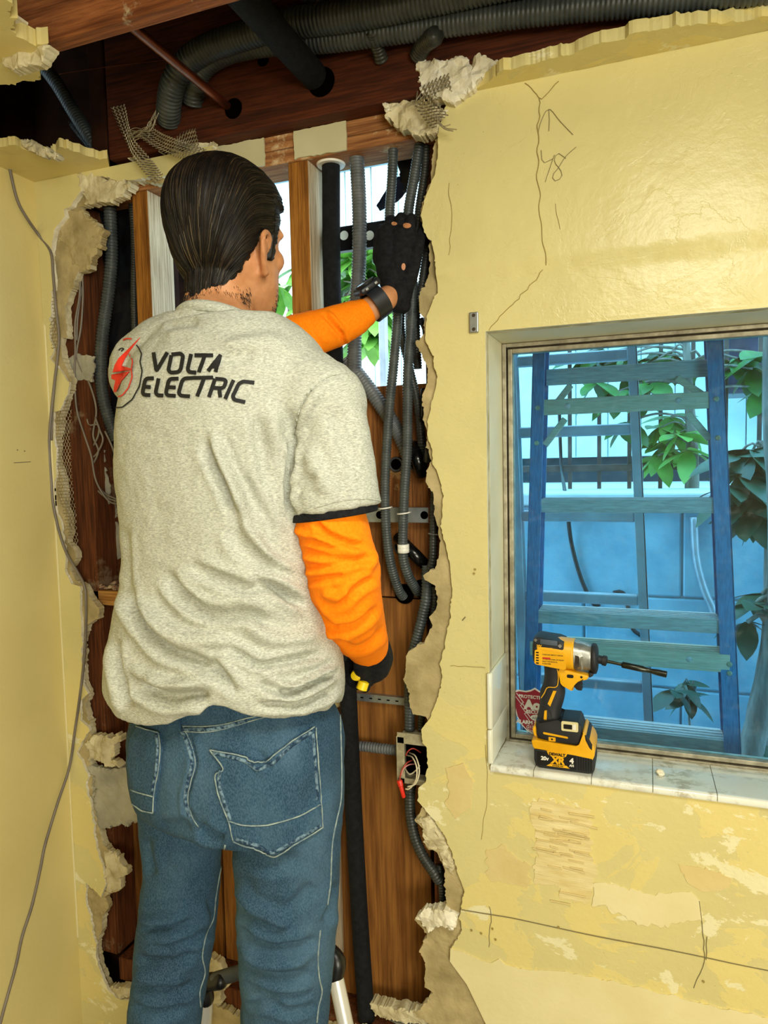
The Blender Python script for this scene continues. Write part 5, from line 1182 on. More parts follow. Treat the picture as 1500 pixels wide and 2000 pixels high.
_l, _r2 = AH(350, 618, 1.085), AH(528, 652, 1.075); _c = (_l+_r2)/2; _A = (_r2-_l)/2*1.0; _B = FH*.067-Zv*.018
bm = bmesh.new(); _n = 56; _rg = []
for k in range(_n):
    g = 2*math.pi*k/_n; rad = (_A*math.cos(g)+_B*math.sin(g)); o_ = rad.normalized(); c_ = _c+rad
    _rg.append([bm.verts.new(c_+o_*(.0042*math.cos(h_))+Zv*(.0095*math.sin(h_)-.004)+o_*(-.006*max(0, math.sin(h_)))) for h_ in [2*math.pi*j/12 for j in range(12)]])
for k in range(_n):
    for j in range(12): bm.faces.new((_rg[k][j], _rg[(k+1) % _n][j], _rg[(k+1) % _n][(j+1) % 12], _rg[k][(j+1) % 12]))
obj('collar', bm, m_jersey, shirt, smooth=True)
# ---- orange under-sleeves
bm = bmesh.new(); rounded(bm, arm_pts_R(), RAD_R, 26); me = remeshed(bm, .0036, 3)
folds(me, [(C6([(1060,40),(1130,110),(1220,150),(1335,178)]), 6, -.0085), (C6([(960,60),(1000,110),(1100,130),(1200,165)]), 6, .005), (C6([(985,190),(1080,215),(1180,235),(1280,225)]), 6, -.006), (C6([(990,265),(1090,280),(1200,265),(1300,240),(1370,230)]), 7, -.007), (C6([(1020,345),(1120,335),(1230,320)]), 7, -.006), (C6([(1390,330),(1310,370),(1240,430),(1190,490)]), 7, -.008), (C6([(1345,180),(1370,240),(1330,300)]), 8, .005),
           (C6([(1040,455),(1110,540),(1180,590),(1290,570),(1400,470)]), 7, -.009), (C6([(1060,520),(1120,580),(1190,600)]), 6, -.005), (C6([(1170,640),(1280,690),(1380,640),(1420,560)]), 7, -.006), (C6([(1100,400),(1180,430),(1260,400)]), 9, .005)])
fuzz(me, .0014, 28, 2); slv = obj('orange_sleeve', me, m_orange, man, smooth=True)
bm = bmesh.new(); rounded(bm, [elL+Vector((0, 0, -.005)), AH(560, 668, 1.345), AH(610, 652, 1.36), AH(662, 635, 1.375), AH(703, 616, 1.383), AH(708, 613, 1.384)], [.044, .0445, .0425, .038, .031, .029], 26); me = remeshed(bm, .0036, 3)
C4 = lambda l: [(500+u*.3, 250+v*.3) for u, v in l]
folds(me, [(C4([(425,1195),(500,1280),(560,1350),(580,1440)]), 4, -.006), (C4([(460,1190),(520,1250),(580,1340)]), 4, .004), (C4([(250,1280),(260,1380),(310,1460)]), 6, -.004), (C4([(330,1240),(370,1330),(430,1440)]), 6, -.003), (C4([(180,1300),(200,1360)]), 5, -.003)])
fuzz(me, .0012, 28, 5); obj('orange_sleeve', me, m_orange, man, smooth=True)
# black cuff of the undershirt below the sleeve hem
bm = bmesh.new(); ring_loft(bm, [lr((584,970),(726,950),.955), lr((573,1003),(738,978),.955), lr((571,1020),(738,996),.955)], 36, 2.1, 4); obj('undershirt_cuff', bm, m_glove, man, smooth=True)
# ---- jeans
bm = bmesh.new()
PEL = [(1270,272,632),(1345,268,642),(1395,256,660),(1420,251,668),(1450,250,669),(1500,252,669),(1550,260,668),(1575,268,667),(1602,284,660)]
ring_loft(bm, [tring(y, a, b, k) for (y, a, b), k in zip(PEL, (.62, .64, .70, .74, .76, .78, .76, .66))], 56, 2.3)
LJL = [(1535,268,436),(1600,274,434),(1650,279,432),(1700,282,429),(1780,272,423),(1850,265,414),(1930,257,402),(2000,250,390),(2200,244,370),(2450,248,358),(2690,255,352)]
LJR = [(1535,448,664),(1600,454,667),(1650,457,665),(1720,461,661),(1800,462,657),(1870,467,652),(1950,472,645),(2000,471,640),(2200,478,612),(2450,482,594),(2690,486,588)]
ring_loft(bm, [legring(y, a, b, HLL) for y, a, b in LJL], 32, 2.1); ring_loft(bm, [legring(y, a, b, HLR) for y, a, b in LJR], 32, 2.1)
me = remeshed(bm, .0052, 5)
C7 = lambda l: [(200+u/3, 1350+v/3) for u, v in l]
FJ = [(C7([(470,200),(510,290),(540,420),(515,540),(490,640),(520,740),(560,790)]), 5, -.005), (C7([(560,790),(640,850),(720,880)]), 10, -.008), (C7([(740,860),(850,960),(1000,1010),(1200,960)]), 14, -.005), (C7([(320,780),(420,800),(520,780)]), 12, -.004), (C7([(250,850),(270,1000),(290,1100)]), 10, -.006),
      (C7([(220,1390),(330,1400),(450,1390),(560,1340)]), 9, -.008), (C7([(200,1330),(330,1340),(480,1310)]), 10, .006), (C7([(340,1530),(450,1480),(560,1430),(620,1380)]), 9, -.007), (C7([(190,1560),(300,1590),(420,1580),(560,1520)]), 10, -.007), (C7([(180,1640),(330,1690),(480,1680)]), 10, .005), (C7([(160,1700),(300,1760),(450,1760),(560,1700)]), 10, -.006), (C7([(180,1850),(320,1890),(500,1840)]), 9, -.006), (C7([(620,1200),(660,1330),(600,1450)]), 8, -.005),
      (C7([(770,1130),(860,1250),(980,1310),(1120,1400)]), 10, .005), (C7([(770,1200),(850,1330),(960,1400),(1100,1420)]), 10, -.005), (C7([(780,1360),(860,1450),(980,1500),(1150,1500),(1280,1440)]), 10, -.008), (C7([(800,1480),(900,1560),(1050,1590),(1230,1560)]), 10, .006), (C7([(800,1560),(900,1640),(1050,1690),(1250,1660)]), 10, -.007), (C7([(820,1700),(950,1770),(1100,1790),(1270,1760)]), 10, -.006), (C7([(830,1850),(960,1830),(1100,1870),(1280,1830)]), 9, -.006), (C7([(1370,1100),(1350,1250),(1290,1380)]), 8, -.006), (C7([(1240,1120),(1150,1230),(1060,1290)]), 12, -.004), (C7([(900,340),(960,420),(1000,450)]), 8, -.004)]
folds(me, FJ, 1.45); fuzz(me, .0024, 14, 7); fuzz(me, .0006, 55, 2)
jeans = obj('jeans', me, m_denim, man, smooth=True); jb_ = world_bvh(jeans)
def jseam(l, r=.0009, m=m_thread, off=.0006, name='seam'): obj(name, seam(jb_, C7(l), r, off), m, jeans, smooth=True)['kind'] = 'stuff'
POCK = [(640,345),(760,365),(850,390),(925,425),(1010,370),(1110,290),(1230,210),(1238,300),(1255,480),(1268,640),(1280,790),(1170,860),(1030,940),(980,942),(890,905),(772,862),(745,750),(700,640),(672,530),(675,480),(715,450)]
pk = obj('back_pocket', decal(jb_, C7(POCK), .0045, .0055, 8), m_denim, jeans)
PL2 = [(215,210),(345,245),(355,340),(345,460),(320,590),(312,705),(250,690),(190,650),(170,560),(160,400),(175,280)]
pk2 = obj('back_pocket', decal(jb_, C7(PL2), .0045, .0055, 8), m_denim, jeans)
def pseam(par, l, r=.0010, m=m_thread, off=.0052): obj('seam', seam(jb_, C7(l), r, off), m, par, smooth=True)['kind'] = 'stuff'
for par, ls in ((pk, (POCK[0:7], [(640,345),(715,450),(675,480),(672,530),(700,640),(745,750),(772,862)], [(1238,215),(1255,480),(1268,640),(1280,790)], [(772,862),(890,905),(980,942),(1030,940),(1170,860),(1280,790)], [(745,750),(840,775),(980,770),(1150,720),(1268,665)])),
                (pk2, ([(215,210),(345,245)], [(345,245),(355,340),(345,460),(320,590),(312,705)], [(185,570),(240,590),(312,610)], [(190,650),(250,690),(312,705)]))):
    for l in ls: pseam(par, l)
for par, ls in ((pk, ([(1222,250),(1238,480),(1250,640)], [(700,460),(690,530),(720,640),(755,745)], [(790,850),(900,890),(1000,928),(1160,845),(1268,780)], [(660,362),(760,385),(850,412),(925,452),(1015,400),(1110,315),(1215,240)])), (pk2, ([(330,255),(338,340),(330,460),(305,590)],))):
    for l in ls: pseam(par, l, .0026, m_seam, .0040)
jseam([(470,200),(512,290),(543,420),(515,540),(500,640),(530,740),(565,795)]); jseam([(450,205),(494,300),(524,420),(498,540),(486,640),(512,740)], .0028, m_seam, -.0006)
jseam([(470,235),(600,240),(720,220),(850,180),(960,150)]); jseam([(470,205),(600,206),(720,192),(840,160),(930,140)], .0009)
jseam([(470,222),(600,224),(720,207),(850,170)], .0034, m_seam, -.0008, 'waistband')
jseam([(1390,80),(1395,250),(1400,480),(1395,640),(1370,760),(1345,900),(1335,1120),(1318,1250)], .0012); jseam([(1275,1400),(1262,1560),(1270,1680),(1285,1760),(1265,1850),(1255,1940)], .0012)
jseam([(720,900),(690,1050),(665,1200),(650,1330),(610,1420),(585,1550),(600,1650),(570,1760),(575,1850)], .0012)
obj('belt_loop', decal(jb_, C7([(385,150),(460,150),(470,240),(400,225)]), .005, .004, 6), m_denim, jeans)
# shoes
for a in (ankL, ankR):
    bm = bmesh.new(); b = Vector((a.x, a.y, 0))
    ring_loft(bm, [(b+TF*f+Zv*(zf+z), TR*w_, (Zv*hh)) for f, z, w_, hh in ((-.075,.045,.018,.03),(-.06,.05,.034,.045),(-.02,.06,.04,.056),(.04,.055,.043,.05),(.1,.045,.047,.04),(.16,.036,.045,.031),(.195,.03,.03,.024),(.205,.028,.012,.015))], 24, 2.6, 4)
    sho = obj('work_shoe', bm, simple('tan_boot_leather', '5a3d22', '6f4e2e', 20, .6, bump=.2), man, smooth=True)
    bm = bmesh.new(); ring_loft(bm, [(b+TF*f+Zv*(zf+.009), TR*w_, Zv*.009) for f, w_ in ((-.08,.016),(-.065,.034),(-.02,.04),(.05,.044),(.1,.05),(.16,.048),(.2,.03),(.212,.012))], 20, 3, 3); obj('sole', bm, m_black, sho, smooth=True)
# ---- gloves
def glove(parts, voxel, label_par=man):
    bm = bmesh.new()
    for pts, rad in parts: rounded(bm, pts, rad, 16, .004)
    return obj('work_glove', remeshed(bm, voxel, 3), m_glove, man, smooth=True)
# raised left hand: back towards us, fingers curling away over the conduits, thumb up on the right
Xh, Yh, Zh = Vector((.97, -.1, .1)).normalized(), Vector((0, 1, 0)), Vector((.1, 0, 1)).normalized()
gp = lambda px, py, y: AY(px, py, y)
yb = -.018
parts = [([gp(776,583,-.012), gp(772,560,-.014), gp(765,530,yb), gp(760,490,yb), gp(757,462,yb)], [.027, .028, .030, .030, .024]),
         ([gp(778,582,-.012), gp(782,550,-.012), gp(783,510,yb), gp(784,465,yb)], [.026, .029, .029, .023]),
         ([gp(745,505,yb+.004), gp(746,468,yb+.002)], [.018, .017])]
for i, (bx, tx_, ty_) in enumerate(((744, 745, 447), (762, 762, 431), (782, 783, 426), (800, 803, 428))):
    b = gp(bx, 470, yb); k1 = gp(tx_, ty_, yb+.012); k2 = gp(tx_+1, ty_+3, yb+.045); k3 = gp(tx_+2, ty_+22, yb+.068); 
    parts.append(([b, k1.lerp(b, .35)-Yh*.004, k1, k2, k3], [.0115, .0112, .0105, .0100, .0085] if i else [.0105, .0102, .0098, .009, .0078]))
parts.append(([gp(790,560,yb), gp(803,532,yb-.006), gp(812,500,yb-.004), gp(819,470,yb+.010), gp(823,452,yb+.028)], [.019, .0150, .0125, .0112, .0090]))
parts.append(([gp(766,590,-.010), gp(786,596,-.008)], [.020, .017]))
gl_ = glove(parts, .0026); gl_['label'] = 'black glove on the raised left hand gripping the conduits'
gb = world_bvh(gl_); bm = bmesh.new()
for cx, cy, a_, b_ in ((770,437,6,3.5), (795,441,8,5), (788,521,4,7)):
    d_ = decal(gb, [(cx+a_*math.cos(k*.524), cy+b_*math.sin(k*.524)) for k in range(12)], .0012, .001, 3); tmp = bpy.data.meshes.new('t'); d_.to_mesh(tmp); d_.free(); join_bm(bm, tmp)
obj('bare_skin_patch', bm, m_skin, gl_)['kind'] = 'stuff'
# lowered right hand closed round a yellow tool handle
hR = lambda px, py, h: AH(px, py, h)
tool_a, tool_b = hR(696, 1319, 1.078), hR(738, 1292, 1.215)
pa = [([hR(722,1262,1.085), hR(728,1282,1.105), hR(728,1300,1.115)], [.027, .030, .028]), ([hR(738,1262,1.10), hR(742,1285,1.12), hR(738,1305,1.125)], [.020, .022, .020]), ([hR(714,1275,1.09), hR(716,1298,1.10)], [.021, .020])]
td = (tool_b-tool_a).normalized()
for i in range(4):
    c = tool_a.lerp(tool_b, .24+.19*i); s1 = (Zv-td*td.z).normalized(); s2 = td.cross(s1)
    pts = [c+(s1*math.cos(g)+s2*math.sin(g))*.0215 for g in [math.radians(v) for v in (50, 10, -40, -95, -150, -195)]]
    pa.append((pts, [.0115, .0115, .0112, .0105, .0098, .0082]))
pa.append(([hR(712,1280,1.075), hR(705,1300,1.07), hR(708,1316,1.085), tool_a.lerp(tool_b, .22)+Vector((.01, -.012, -.02))], [.014, .0125, .0115, .0095]))
glove(pa, .0028)['label'] = 'black glove on the lowered right hand closed round a yellow tool handle'
m_yel = simple('yellow_tool_plastic', 'e8c400', 'f4d21a', 12, .4)
bm = bmesh.new(); lathe(bm, [(-.006, .004), (-.005, .0075), (.004, .0095), (.015, .0082), (.03, .0095), (.08, .0095), (.095, .007), (.097, .0035), (.17, .003), (.172, .001)], tool_a, td, 18)
tl_ = tag(obj('screwdriver', bm, m_yel, auto=40), 'yellow-handled tool held in the lowered right glove', 'tool')
bm = bmesh.new(); lathe(bm, [(-.004, .004), (-.002, .0085), (.010, .0088), (.012, .005)], hR(710, 1334, 1.08), (hR(706,1340,1.08)-hR(712,1322,1.082)), 14); obj('handle_butt', bm, m_yel, tl_, auto=40)
# ---- watch on the left wrist
wa = (AY(760, 577, -.02)-AY(722, 605, -.045)).normalized(); wc = AH(735, 592, 1.386)
wu = Vector((-.45, -.55, .75)); wu = (wu-wa*wu.dot(wa)).normalized(); wv_ = wa.cross(wu)
wt = empty('wrist_watch', wc); wt.parent = man; wt.location = wc-wloc(man); wt['label'] = 'dark resin digital watch'
bm = bmesh.new()
R_ = .0285
ring = [[wc+(wu*math.cos(g)+wv_*math.sin(g))*(R_+t_)+wa*w2 for (t_, w2) in ((0, -.0135), (.0035, -.0145), (.0035, .0145), (0, .0135))] for g in [2*math.pi*k/40 for k in range(40)]]
V_ = [[bm.verts.new(p) for p in r_] for r_ in ring]
for k in range(40):
    for j in range(4): bm.faces.new((V_[k][j], V_[k][(j+1) % 4], V_[(k+1) % 40][(j+1) % 4], V_[(k+1) % 40][j]))
obj('strap', bm, m_watch, wt, auto=40)
Rm = Matrix((wv_, wa, wu)).transposed().to_4x4()
bm = bmesh.new(); add_box(bm, wc+wu*(R_+.006), (.044, .048, .014), .0055, Rm, 3); obj('watch_case', bm, m_watch, wt, auto=40)
bm = bmesh.new(); lathe(bm, [(0, .0205), (.003, .0208), (.004, .0175), (.0025, .0168)], wc+wu*(R_+.0125), wu, 28); obj('bezel', bm, m_black, wt, auto=40)
bm = bmesh.new(); lathe(bm, [(0, .0168), (.001, .0168)], wc+wu*(R_+.0148), wu, 28); obj('dial', bm, simple('grey_dial', '5a6464', None, rough=.2), wt)
bm = bmesh.new()
for s in (-1, 1):
    for j in (-1, 1): add_box(bm, wc+wu*(R_+.006)+wv_*s*.0235+wa*j*.011, (.005, .006, .005), .001, Rm)
obj('button', bm, m_galv, wt)['kind'] = 'stuff'
# ---- hair, slicked back
def sst(t_): t_ = max(0, min(1, t_)); return t_*t_*(3-2*t_)
bm = bmesh.new(); head_loft(bm, 0.0, 5, 64); rounded(bm, *NECK, 28)
hm = remeshed(bm, .0026, 4); bm = bmesh.new(); bm.from_mesh(hm); bpy.data.meshes.remove(hm); bm.normal_update()
def hair_mask(x, y, z):
    x, y, z = x/HS, y/HS, z/HS
    e = .007*noise.fractal((y*70, z*60, x*50), .8, 2, 3); ax = abs(x)
    lim = float(np.interp(z, [-.10, -.045, -.030, .0, .030, .055, .075, .13], [-.012, -.012, .036, .046, .056, .072, .084, .12]))
    if ax > .04:                                       # bare skin round and behind the ear
        back = -.016-max(0, -z-.01)*.42
        if -.075 < z < .004 and back < y < .012: lim = min(lim, back)
        if z < -.036: lim = min(lim, back)
    low = -.100+.022*(ax/.06)-.004*math.sin(y*50)
    return min(sst((lim+e-y)/.012+.5), sst((z-low+e)/.026+.5))
for v in bm.verts:
    r = v.co-HC; x_, y_, z_ = r.dot(HR), r.dot(HF), r.z; m_ = hair_mask(x_, y_, z_)
    thick = .0120*(1 if z_ > -.01 else max(.16, 1+(z_+.01)*11)); g = .0009*noise.noise((x_*130+y_*18, y_*16+x_*20, z_*26 if y_ < -.04 else z_*110)) if m_ > .3 else 0
    thick *= .3 if (z_ < .055 and y_ > .016) else 1
    v.co = v.co+v.normal*(m_*thick-.003*(1-m_)+g)
bmesh.ops.delete(bm, geom=[v for v in bm.verts if (v.co-HC).z < -.128 or (v.co-HC).dot(HF) > .09 and (v.co-HC).z < .03], context='VERTS')
me = bpy.data.meshes.new('hair'); hb = BVHTree.FromBMesh(bm); bm.to_mesh(me); bm.free()
hair = obj('hair', me, m_hair, man, smooth=True); hair['label'] = 'dark hair combed back'
bm = bmesh.new(); rs = random.Random(12); vs = list(hair.data.vertices); w0 = wloc(hair); cnt = 0
def strand(p, n, ln, r, mat, lift=.0008):
    pts = []; q_ = p.copy()
    for k in range(ln):
        x_, y_, z_ = (q_-HC).dot(HR), (q_-HC).dot(HF), (q_-HC).z
        d_ = -HF*(.5+.5*sst((y_+.055)/.05))-Zv*(.25+max(0, -y_-.01)*14)
        h = hb.find_nearest(q_)
        if h[0] is None: break
        nn = h[1] if h[1].dot(q_-HC) > 0 else -h[1]; q_ = h[0]; pts.append(q_+nn*lift); d_ = d_-nn*d_.dot(nn)
        if d_.length < 1e-4: break
        q_ = q_+d_.normalized()*.0075
        x_, y_, z_ = (q_-HC).dot(HR), (q_-HC).dot(HF), (q_-HC).z
        if hair_mask(x_, y_, z_) < .35: break
    if len(pts) < 3: return
    f0 = len(bm.faces); n_ = len(pts); sweep(bm, pts, [r*(.35+.65*math.sin(math.pi*min(1, (i+.6)/n_))) for i in range(n_)], 3, False); bm.faces.ensure_lookup_table()
    for f in bm.faces[f0:]: f.material_index = mat
while cnt < 3600:
    v = rs.choice(vs).co+w0; r = v-HC; m_ = hair_mask(r.dot(HR), r.dot(HF), r.z)
    if m_ > (.55 if r.dot(HF) > 0 else .75): strand(v, None, rs.randint(5, 13), rs.uniform(.0005, .0011), rs.choices((0, 1, 2), (.62, .33, .05))[0], rs.uniform(.0, .0016))
    cnt += 1
st = obj('hair_strands', bm, m_hair, hair, smooth=True); st.data.materials.append(m_hair2); st.data.materials.append(m_hair3); st['kind'] = 'stuff'
# stubble on nape and jaw, goatee, brows, eyes
bm = bmesh.new(); mb = world_bvh(man)
def stub(p, d_, ln, r):
    h = mb.find_nearest(p); nn = h[1]
    if nn.dot(h[0]-HC) < 0: nn = -nn
    a_ = h[0]; b_ = a_+nn*ln*.5+d_*ln; sweep(bm, [a_, a_.lerp(b_, .5)+nn*ln*.1, b_], [r, r*.8, r*.3], 3, False)
for k in range(700):
    g = rs.uniform(-1.9, 1.9); z_ = rs.gauss(-.102, .008)-.008*rs.random(); stub(hl(.06*math.sin(g), -.03-.055*math.cos(g), z_), (-Zv*.9+HR*rs.uniform(-.3, .3)).normalized(), rs.uniform(.003, .007), .00035)
for k in range(450):
    g = rs.uniform(-1.1, 1.1); stub(hl(.06*math.sin(g)*1.0, .02+.07*math.cos(g), rs.uniform(-.118, -.07)), -Zv, rs.uniform(.0015, .004), .0003)
for k in range(500):
    g = rs.uniform(-.5, .5); stub(hl(.05*math.sin(g), .04+.055*math.cos(g), rs.uniform(-.130, -.104)), (HF*.3-Zv).normalized(), rs.uniform(.006, .014), .0006)
for k in range(250): stub(hl(rs.choice((-1, 1))*rs.uniform(.014, .052), .09, .024+rs.uniform(-.003, .003)), (HR*rs.choice((-1, 1))*.6-HF*.6).normalized(), .0022, .0004)
sb_ = obj('stubble', bm, m_hair, man); sb_['kind'] = 'stuff'; sb_['label'] = 'short dark stubble, goatee and brows'
for s in (-1, 1):
    bm = bmesh.new(); ball(bm, hl(s*.031, .0765, .002), (.0115,)*3, 3); e_ = obj('eye', bm, m_eye, man, smooth=True)
    bm = bmesh.new(); lathe(bm, [(0, .0055), (.0006, .005), (.001, .002)], hl(s*.031, .0765, .002)+HF*.0108, HF, 16); obj('iris', bm, m_brow, e_)
# ---- the step stool he stands on
m_silver = simple('white_silver_rail', 'c9c9c4', 'dededa', 10, .35, .3)
fc = Vector(((ankL.x+ankR.x)/2, (ankL.y+ankR.y)/2, 0)); sR, sF = Vector((1, 0, 0)), Vector((0, 1, 0)); sR = TR; sF = TF
sc_ = fc+TF*.04
stool = empty('step_stool', (sc_.x, sc_.y, 0), 'small step stool with white rails and black corner caps, under the man', 'step stool')
bm = bmesh.new(); add_box(bm, sc_+Zv*(zf-.017), (.50, .30, .034), .008, Matrix((sR, sF, Zv)).transposed().to_4x4()); obj('step', bm, m_black, stool)
rA, rB = AH(654, 1912, 1.24), AH(652, 1905, 1.24)
def leg(p, q, name='leg', r=.013): bm = bmesh.new(); rounded(bm, [p, q], [r, r], 14, .05); return obj(name, bm, m_silver, stool, smooth=True)
tR, tL = AH(655, 1905, 1.26), AH(402, 1950, 1.30)
for s in (-1, 1):
    leg(sc_+sR*s*.235-sF*.20+Zv*.013, sc_+sR*s*.215-sF*.125+Zv*(zf-.02)); leg(sc_+sR*s*.235+sF*.24+Zv*.013, sc_+sR*s*.215+sF*.12+Zv*(zf-.02))
ftR, ftL = sc_+sR*.225+sF*.165+Zv*(zf-.02), sc_-sR*.225+sF*.165+Zv*(zf-.02)
leg(ftR, tR, 'handle_rail', .0145); leg(ftL, tL, 'handle_rail', .0145)
up_ = Vector((0, 0, 1))
bm = bmesh.new(); rounded(bm, [tR, tR+up_*.025+sF*.006, tR+up_*.04-sR*.03+sF*.01], [.016, .0165, .015], 16, .005); obj('corner_cap', bm, m_black, stool, smooth=True)
bm = bmesh.new(); rounded(bm, [tL, tL+up_*.03, tL+up_*.05+sR*.04], [.016, .0165, .015], 16, .005); obj('corner_cap', bm, m_black, stool, smooth=True)
bm = bmesh.new(); rounded(bm, [tL+up_*.05+sR*.03, tR+up_*.042-sR*.025+sF*.01], [.0135, .0135], 14, .05); obj('handle_bar', bm, simple('grey_handle_grip', '3b3f42', '4d5154', 20, .5), stool, smooth=True)
# ------------------------------------------------------------------ cordless impact driver on the sill
m_dy = simple('tool_yellow', 'e0a000', 'f0b414', 14, .42, bump=.08)
m_dk = simple('tool_black_rubber', '141518', '202226', 25, .6, bump=.1)
m_dsil = simple('scuffed_silver_nose', '8a8c88', 'b4b4ac', 40, .38, .7, bump=.2)
m_dtxt = simple('label_dark_print', '3a2c08', None, rough=.6); m_dred = simple('label_red_print', 'c02414', None, rough=.6); m_dwh = simple('label_white_print', 'e6e2d4', None, rough=.6)
DYC = .043
_b = AY(980+530/4.286, 1230+1186/4.286, DYC-.036)
zs_at = lambda y: zst+(zsb-zst)*(y+.005)/(YF+.005)
DZ0 = max(zs_at(DYC-.036), zs_at(DYC+.036))+.0006
_dz = DZ0-AY(980+530/4.286, 1230+1186/4.286, DYC).z
_k = (AY(1204, 1400, DYC)-AY(1004, 1400, DYC)).length/(200*4.286)
drill = empty('impact_driver', (_b.x, DYC, DZ0), 'yellow and black cordless impact driver with a long bit, standing on the window sill', 'power tool')
D0 = AY(980+530/4.286, 1230+1186/4.286, DYC); 
def D(cx, cy, dy=0.0):
    return Vector((D0.x+(cx-530)*_k, DYC+dy, DZ0+(1186-cy)*_k*1.02))
def dplate(name, pts, half, m, bev=.003, seg=2, dy=0.0, par=None):
    bm = bmesh.new(); a = [bm.verts.new(D(x, y, dy-half)) for x, y in pts]; b = [bm.verts.new(D(x, y, dy+half)) for x, y in pts]; n = len(pts)
    for i in range(n): bm.faces.new((a[i], a[(i+1) % n], b[(i+1) % n], b[i]))
    fa, fb = bm.faces.new(a[::-1]), bm.faces.new(b)
    if bev: bmesh.ops.bevel(bm, geom=list({e for f in (fa, fb) for e in f.edges}), offset=bev, segments=seg, affect='EDGES', profile=.6, clamp_overlap=True)
    return obj(name, bm, m, par or drill, auto=40)
def smooth_loop(pts, step=12):
    P = [Vector((*p, 0)) for p in pts]; q = spline(P+[P[0]], step)[:-1]; return [(v.x, v.y) for v in q]
def rrect(x0, y0, x1, y1, r=14):
    o = []
    for cx, cy, a0 in ((x1-r, y0+r, -90), (x1-r, y1-r, 0), (x0+r, y1-r, 90), (x0+r, y0+r, 180)):
        for k in range(5): a = math.radians(a0+k*22.5); o.append((cx+r*math.cos(a), cy+r*math.sin(a)))
    return o
# battery
bat = dplate('battery', [(290,1035),(300,1025),(770,1025),(782,1045),(784,1150),(770,1176),(735,1186),(335,1186),(305,1170),(290,1120)], .0375, m_dk, .005, 3)
dplate('battery_collar', [(272,965),(300,950),(470,960),(640,972),(668,955),(690,845),(700,842),(770,930),(786,975),(784,1030),(770,1064),(700,1050),(640,1035),(300,1030),(282,1010)], .0385, m_dy, .003)
dplate('battery_release', [(706,862),(724,866),(768,935),(764,985),(745,968),(712,905)], .0392, m_dk, .001)
for k in range(6): dplate('battery_rib', rrect(652+k*20, 1050, 664+k*20, 1165, 5), .0006, m_black, 0, dy=-.0377, par=bat)
dplate('battery_label', rrect(318, 1046, 640, 1166, 10), .0005, m_black, 0, dy=-.0378, par=bat)
bm = bmesh.new()
def dtext(bm, s, cx, cy, size, dy, bold=.0, sp=1.0, al='CENTER', shear=0): join_bm(bm, place_mesh(text_mesh(s, size*_k, bold*_k, shear, .0002, sp, al), D(cx, cy, dy), (1, 0, 0), (0, 0, 1)))
lbl = dplate('battery_label_band', [(398,1030),(570,1030),(556,1062),(530,1075),(440,1075),(412,1062)], .0004, m_dy, 0, dy=-.0386)
dtext(bm, 'DEWALT', 484, 1063, 33, -.0394, 1.6); obj('maker_lettering', bm, m_black, drill)
bm = bmesh.new(); dtext(bm, '20v', 382, 1112, 44, -.0386, 2.0); dtext(bm, '4', 602, 1112, 62, -.0386, 3); dtext(bm, 'AH', 602, 1140, 26, -.0386, 1); obj('rating_lettering', bm, m_dwh, bat)['kind'] = 'stuff'
bm = bmesh.new(); dtext(bm, 'XR', 488, 1130, 82, -.0386, 4.0, .92, 'CENTER', .1); obj('series_lettering', bm, m_dy, bat)
dplate('label_swoosh', [(395,1158),(425,1138),(560,1138),(585,1158)], .0003, m_dy, 0, dy=-.0385, par=bat)
bm = bmesh.new(); dtext(bm, 'LITHIUM ION', 490, 1153, 15, -.0391, .5); obj('small_lettering', bm, m_black, bat)
# foot
foot = dplate('foot', [(305,800),(330,790),(500,795),(520,770),(655,770),(672,800),(690,850),(668,945),(640,968),(470,958),(320,945),(312,900)], .0345, m_dk, .006, 3)
dplate('foot_outline', [(366,888),(372,882),(565,900),(572,908),(568,916),(372,900)], .0004, m_dy, 0, dy=-.0347)
dplate('screw_plate', rrect(412, 918, 470, 952, 5), .0005, m_dy, .0, dy=-.0348); dplate('screw_head', smooth_loop([(430,935),(440,927),(450,935),(440,943)], 4), .0004, m_black, 0, dy=-.0354)
dplate('lamp_bezel', rrect(518, 772, 654, 852, 12), .0010, simple('pale_plastic_bezel', 'd9cf9c'), .0, dy=-.0350)
dplate('lamp_lens', rrect(536, 795, 605, 833, 5), .0006, m_black, 0, dy=-.0362); dplate('lamp_side', rrect(610, 790, 636, 835, 4), .0006, m_dwh, 0, dy=-.0362)
dplate('corner_lug', [(275,870),(300,840),(312,880),(310,940),(285,925)], .030, m_dy, .002)
# handle: rounded loft from the head down to the foot
bm = bmesh.new()
HP = [(448,345,90,.0255),(440,420,78,.0225),(438,500,84,.0215),(430,575,104,.0212),(422,650,100,.0215),(410,720,92,.0225),(400,790,98,.0250),(400,830,100,.027)]
ring_loft(bm, [(D(cx, cy), Vector((hw*_k, 0, 0)), Vector((0, th, 0))) for cx, cy, hw, th in HP], 32, 2.5, 5); obj('handle', bm, m_dk, drill, smooth=True)
def inlay(pts, dy, m, name='handle_inlay', half=.0012): dplate(name, pts, half, m, .0004, 1, dy=dy)
inlay([(445,545),(472,545),(420,680),(398,660)], -.0210, m_dy, half=.0022); inlay([(372,720),(392,712),(392,795),(365,795)], -.0222, m_dy, half=.0028)
def dline(name, pts, r, dy, m):
    bm = bmesh.new(); sweep(bm, spline([D(x, y, dy) for x, y in pts], .003), r, 6); obj(name, bm, m, drill, smooth=True)
dline('outline', [(425,355),(480,365),(478,500),(400,520),(372,570),(345,615)], .0009, -.0232, m_dy); dline('outline', [(335,665),(375,680),(420,720),(435,790)], .0007, -.0236, m_dk)
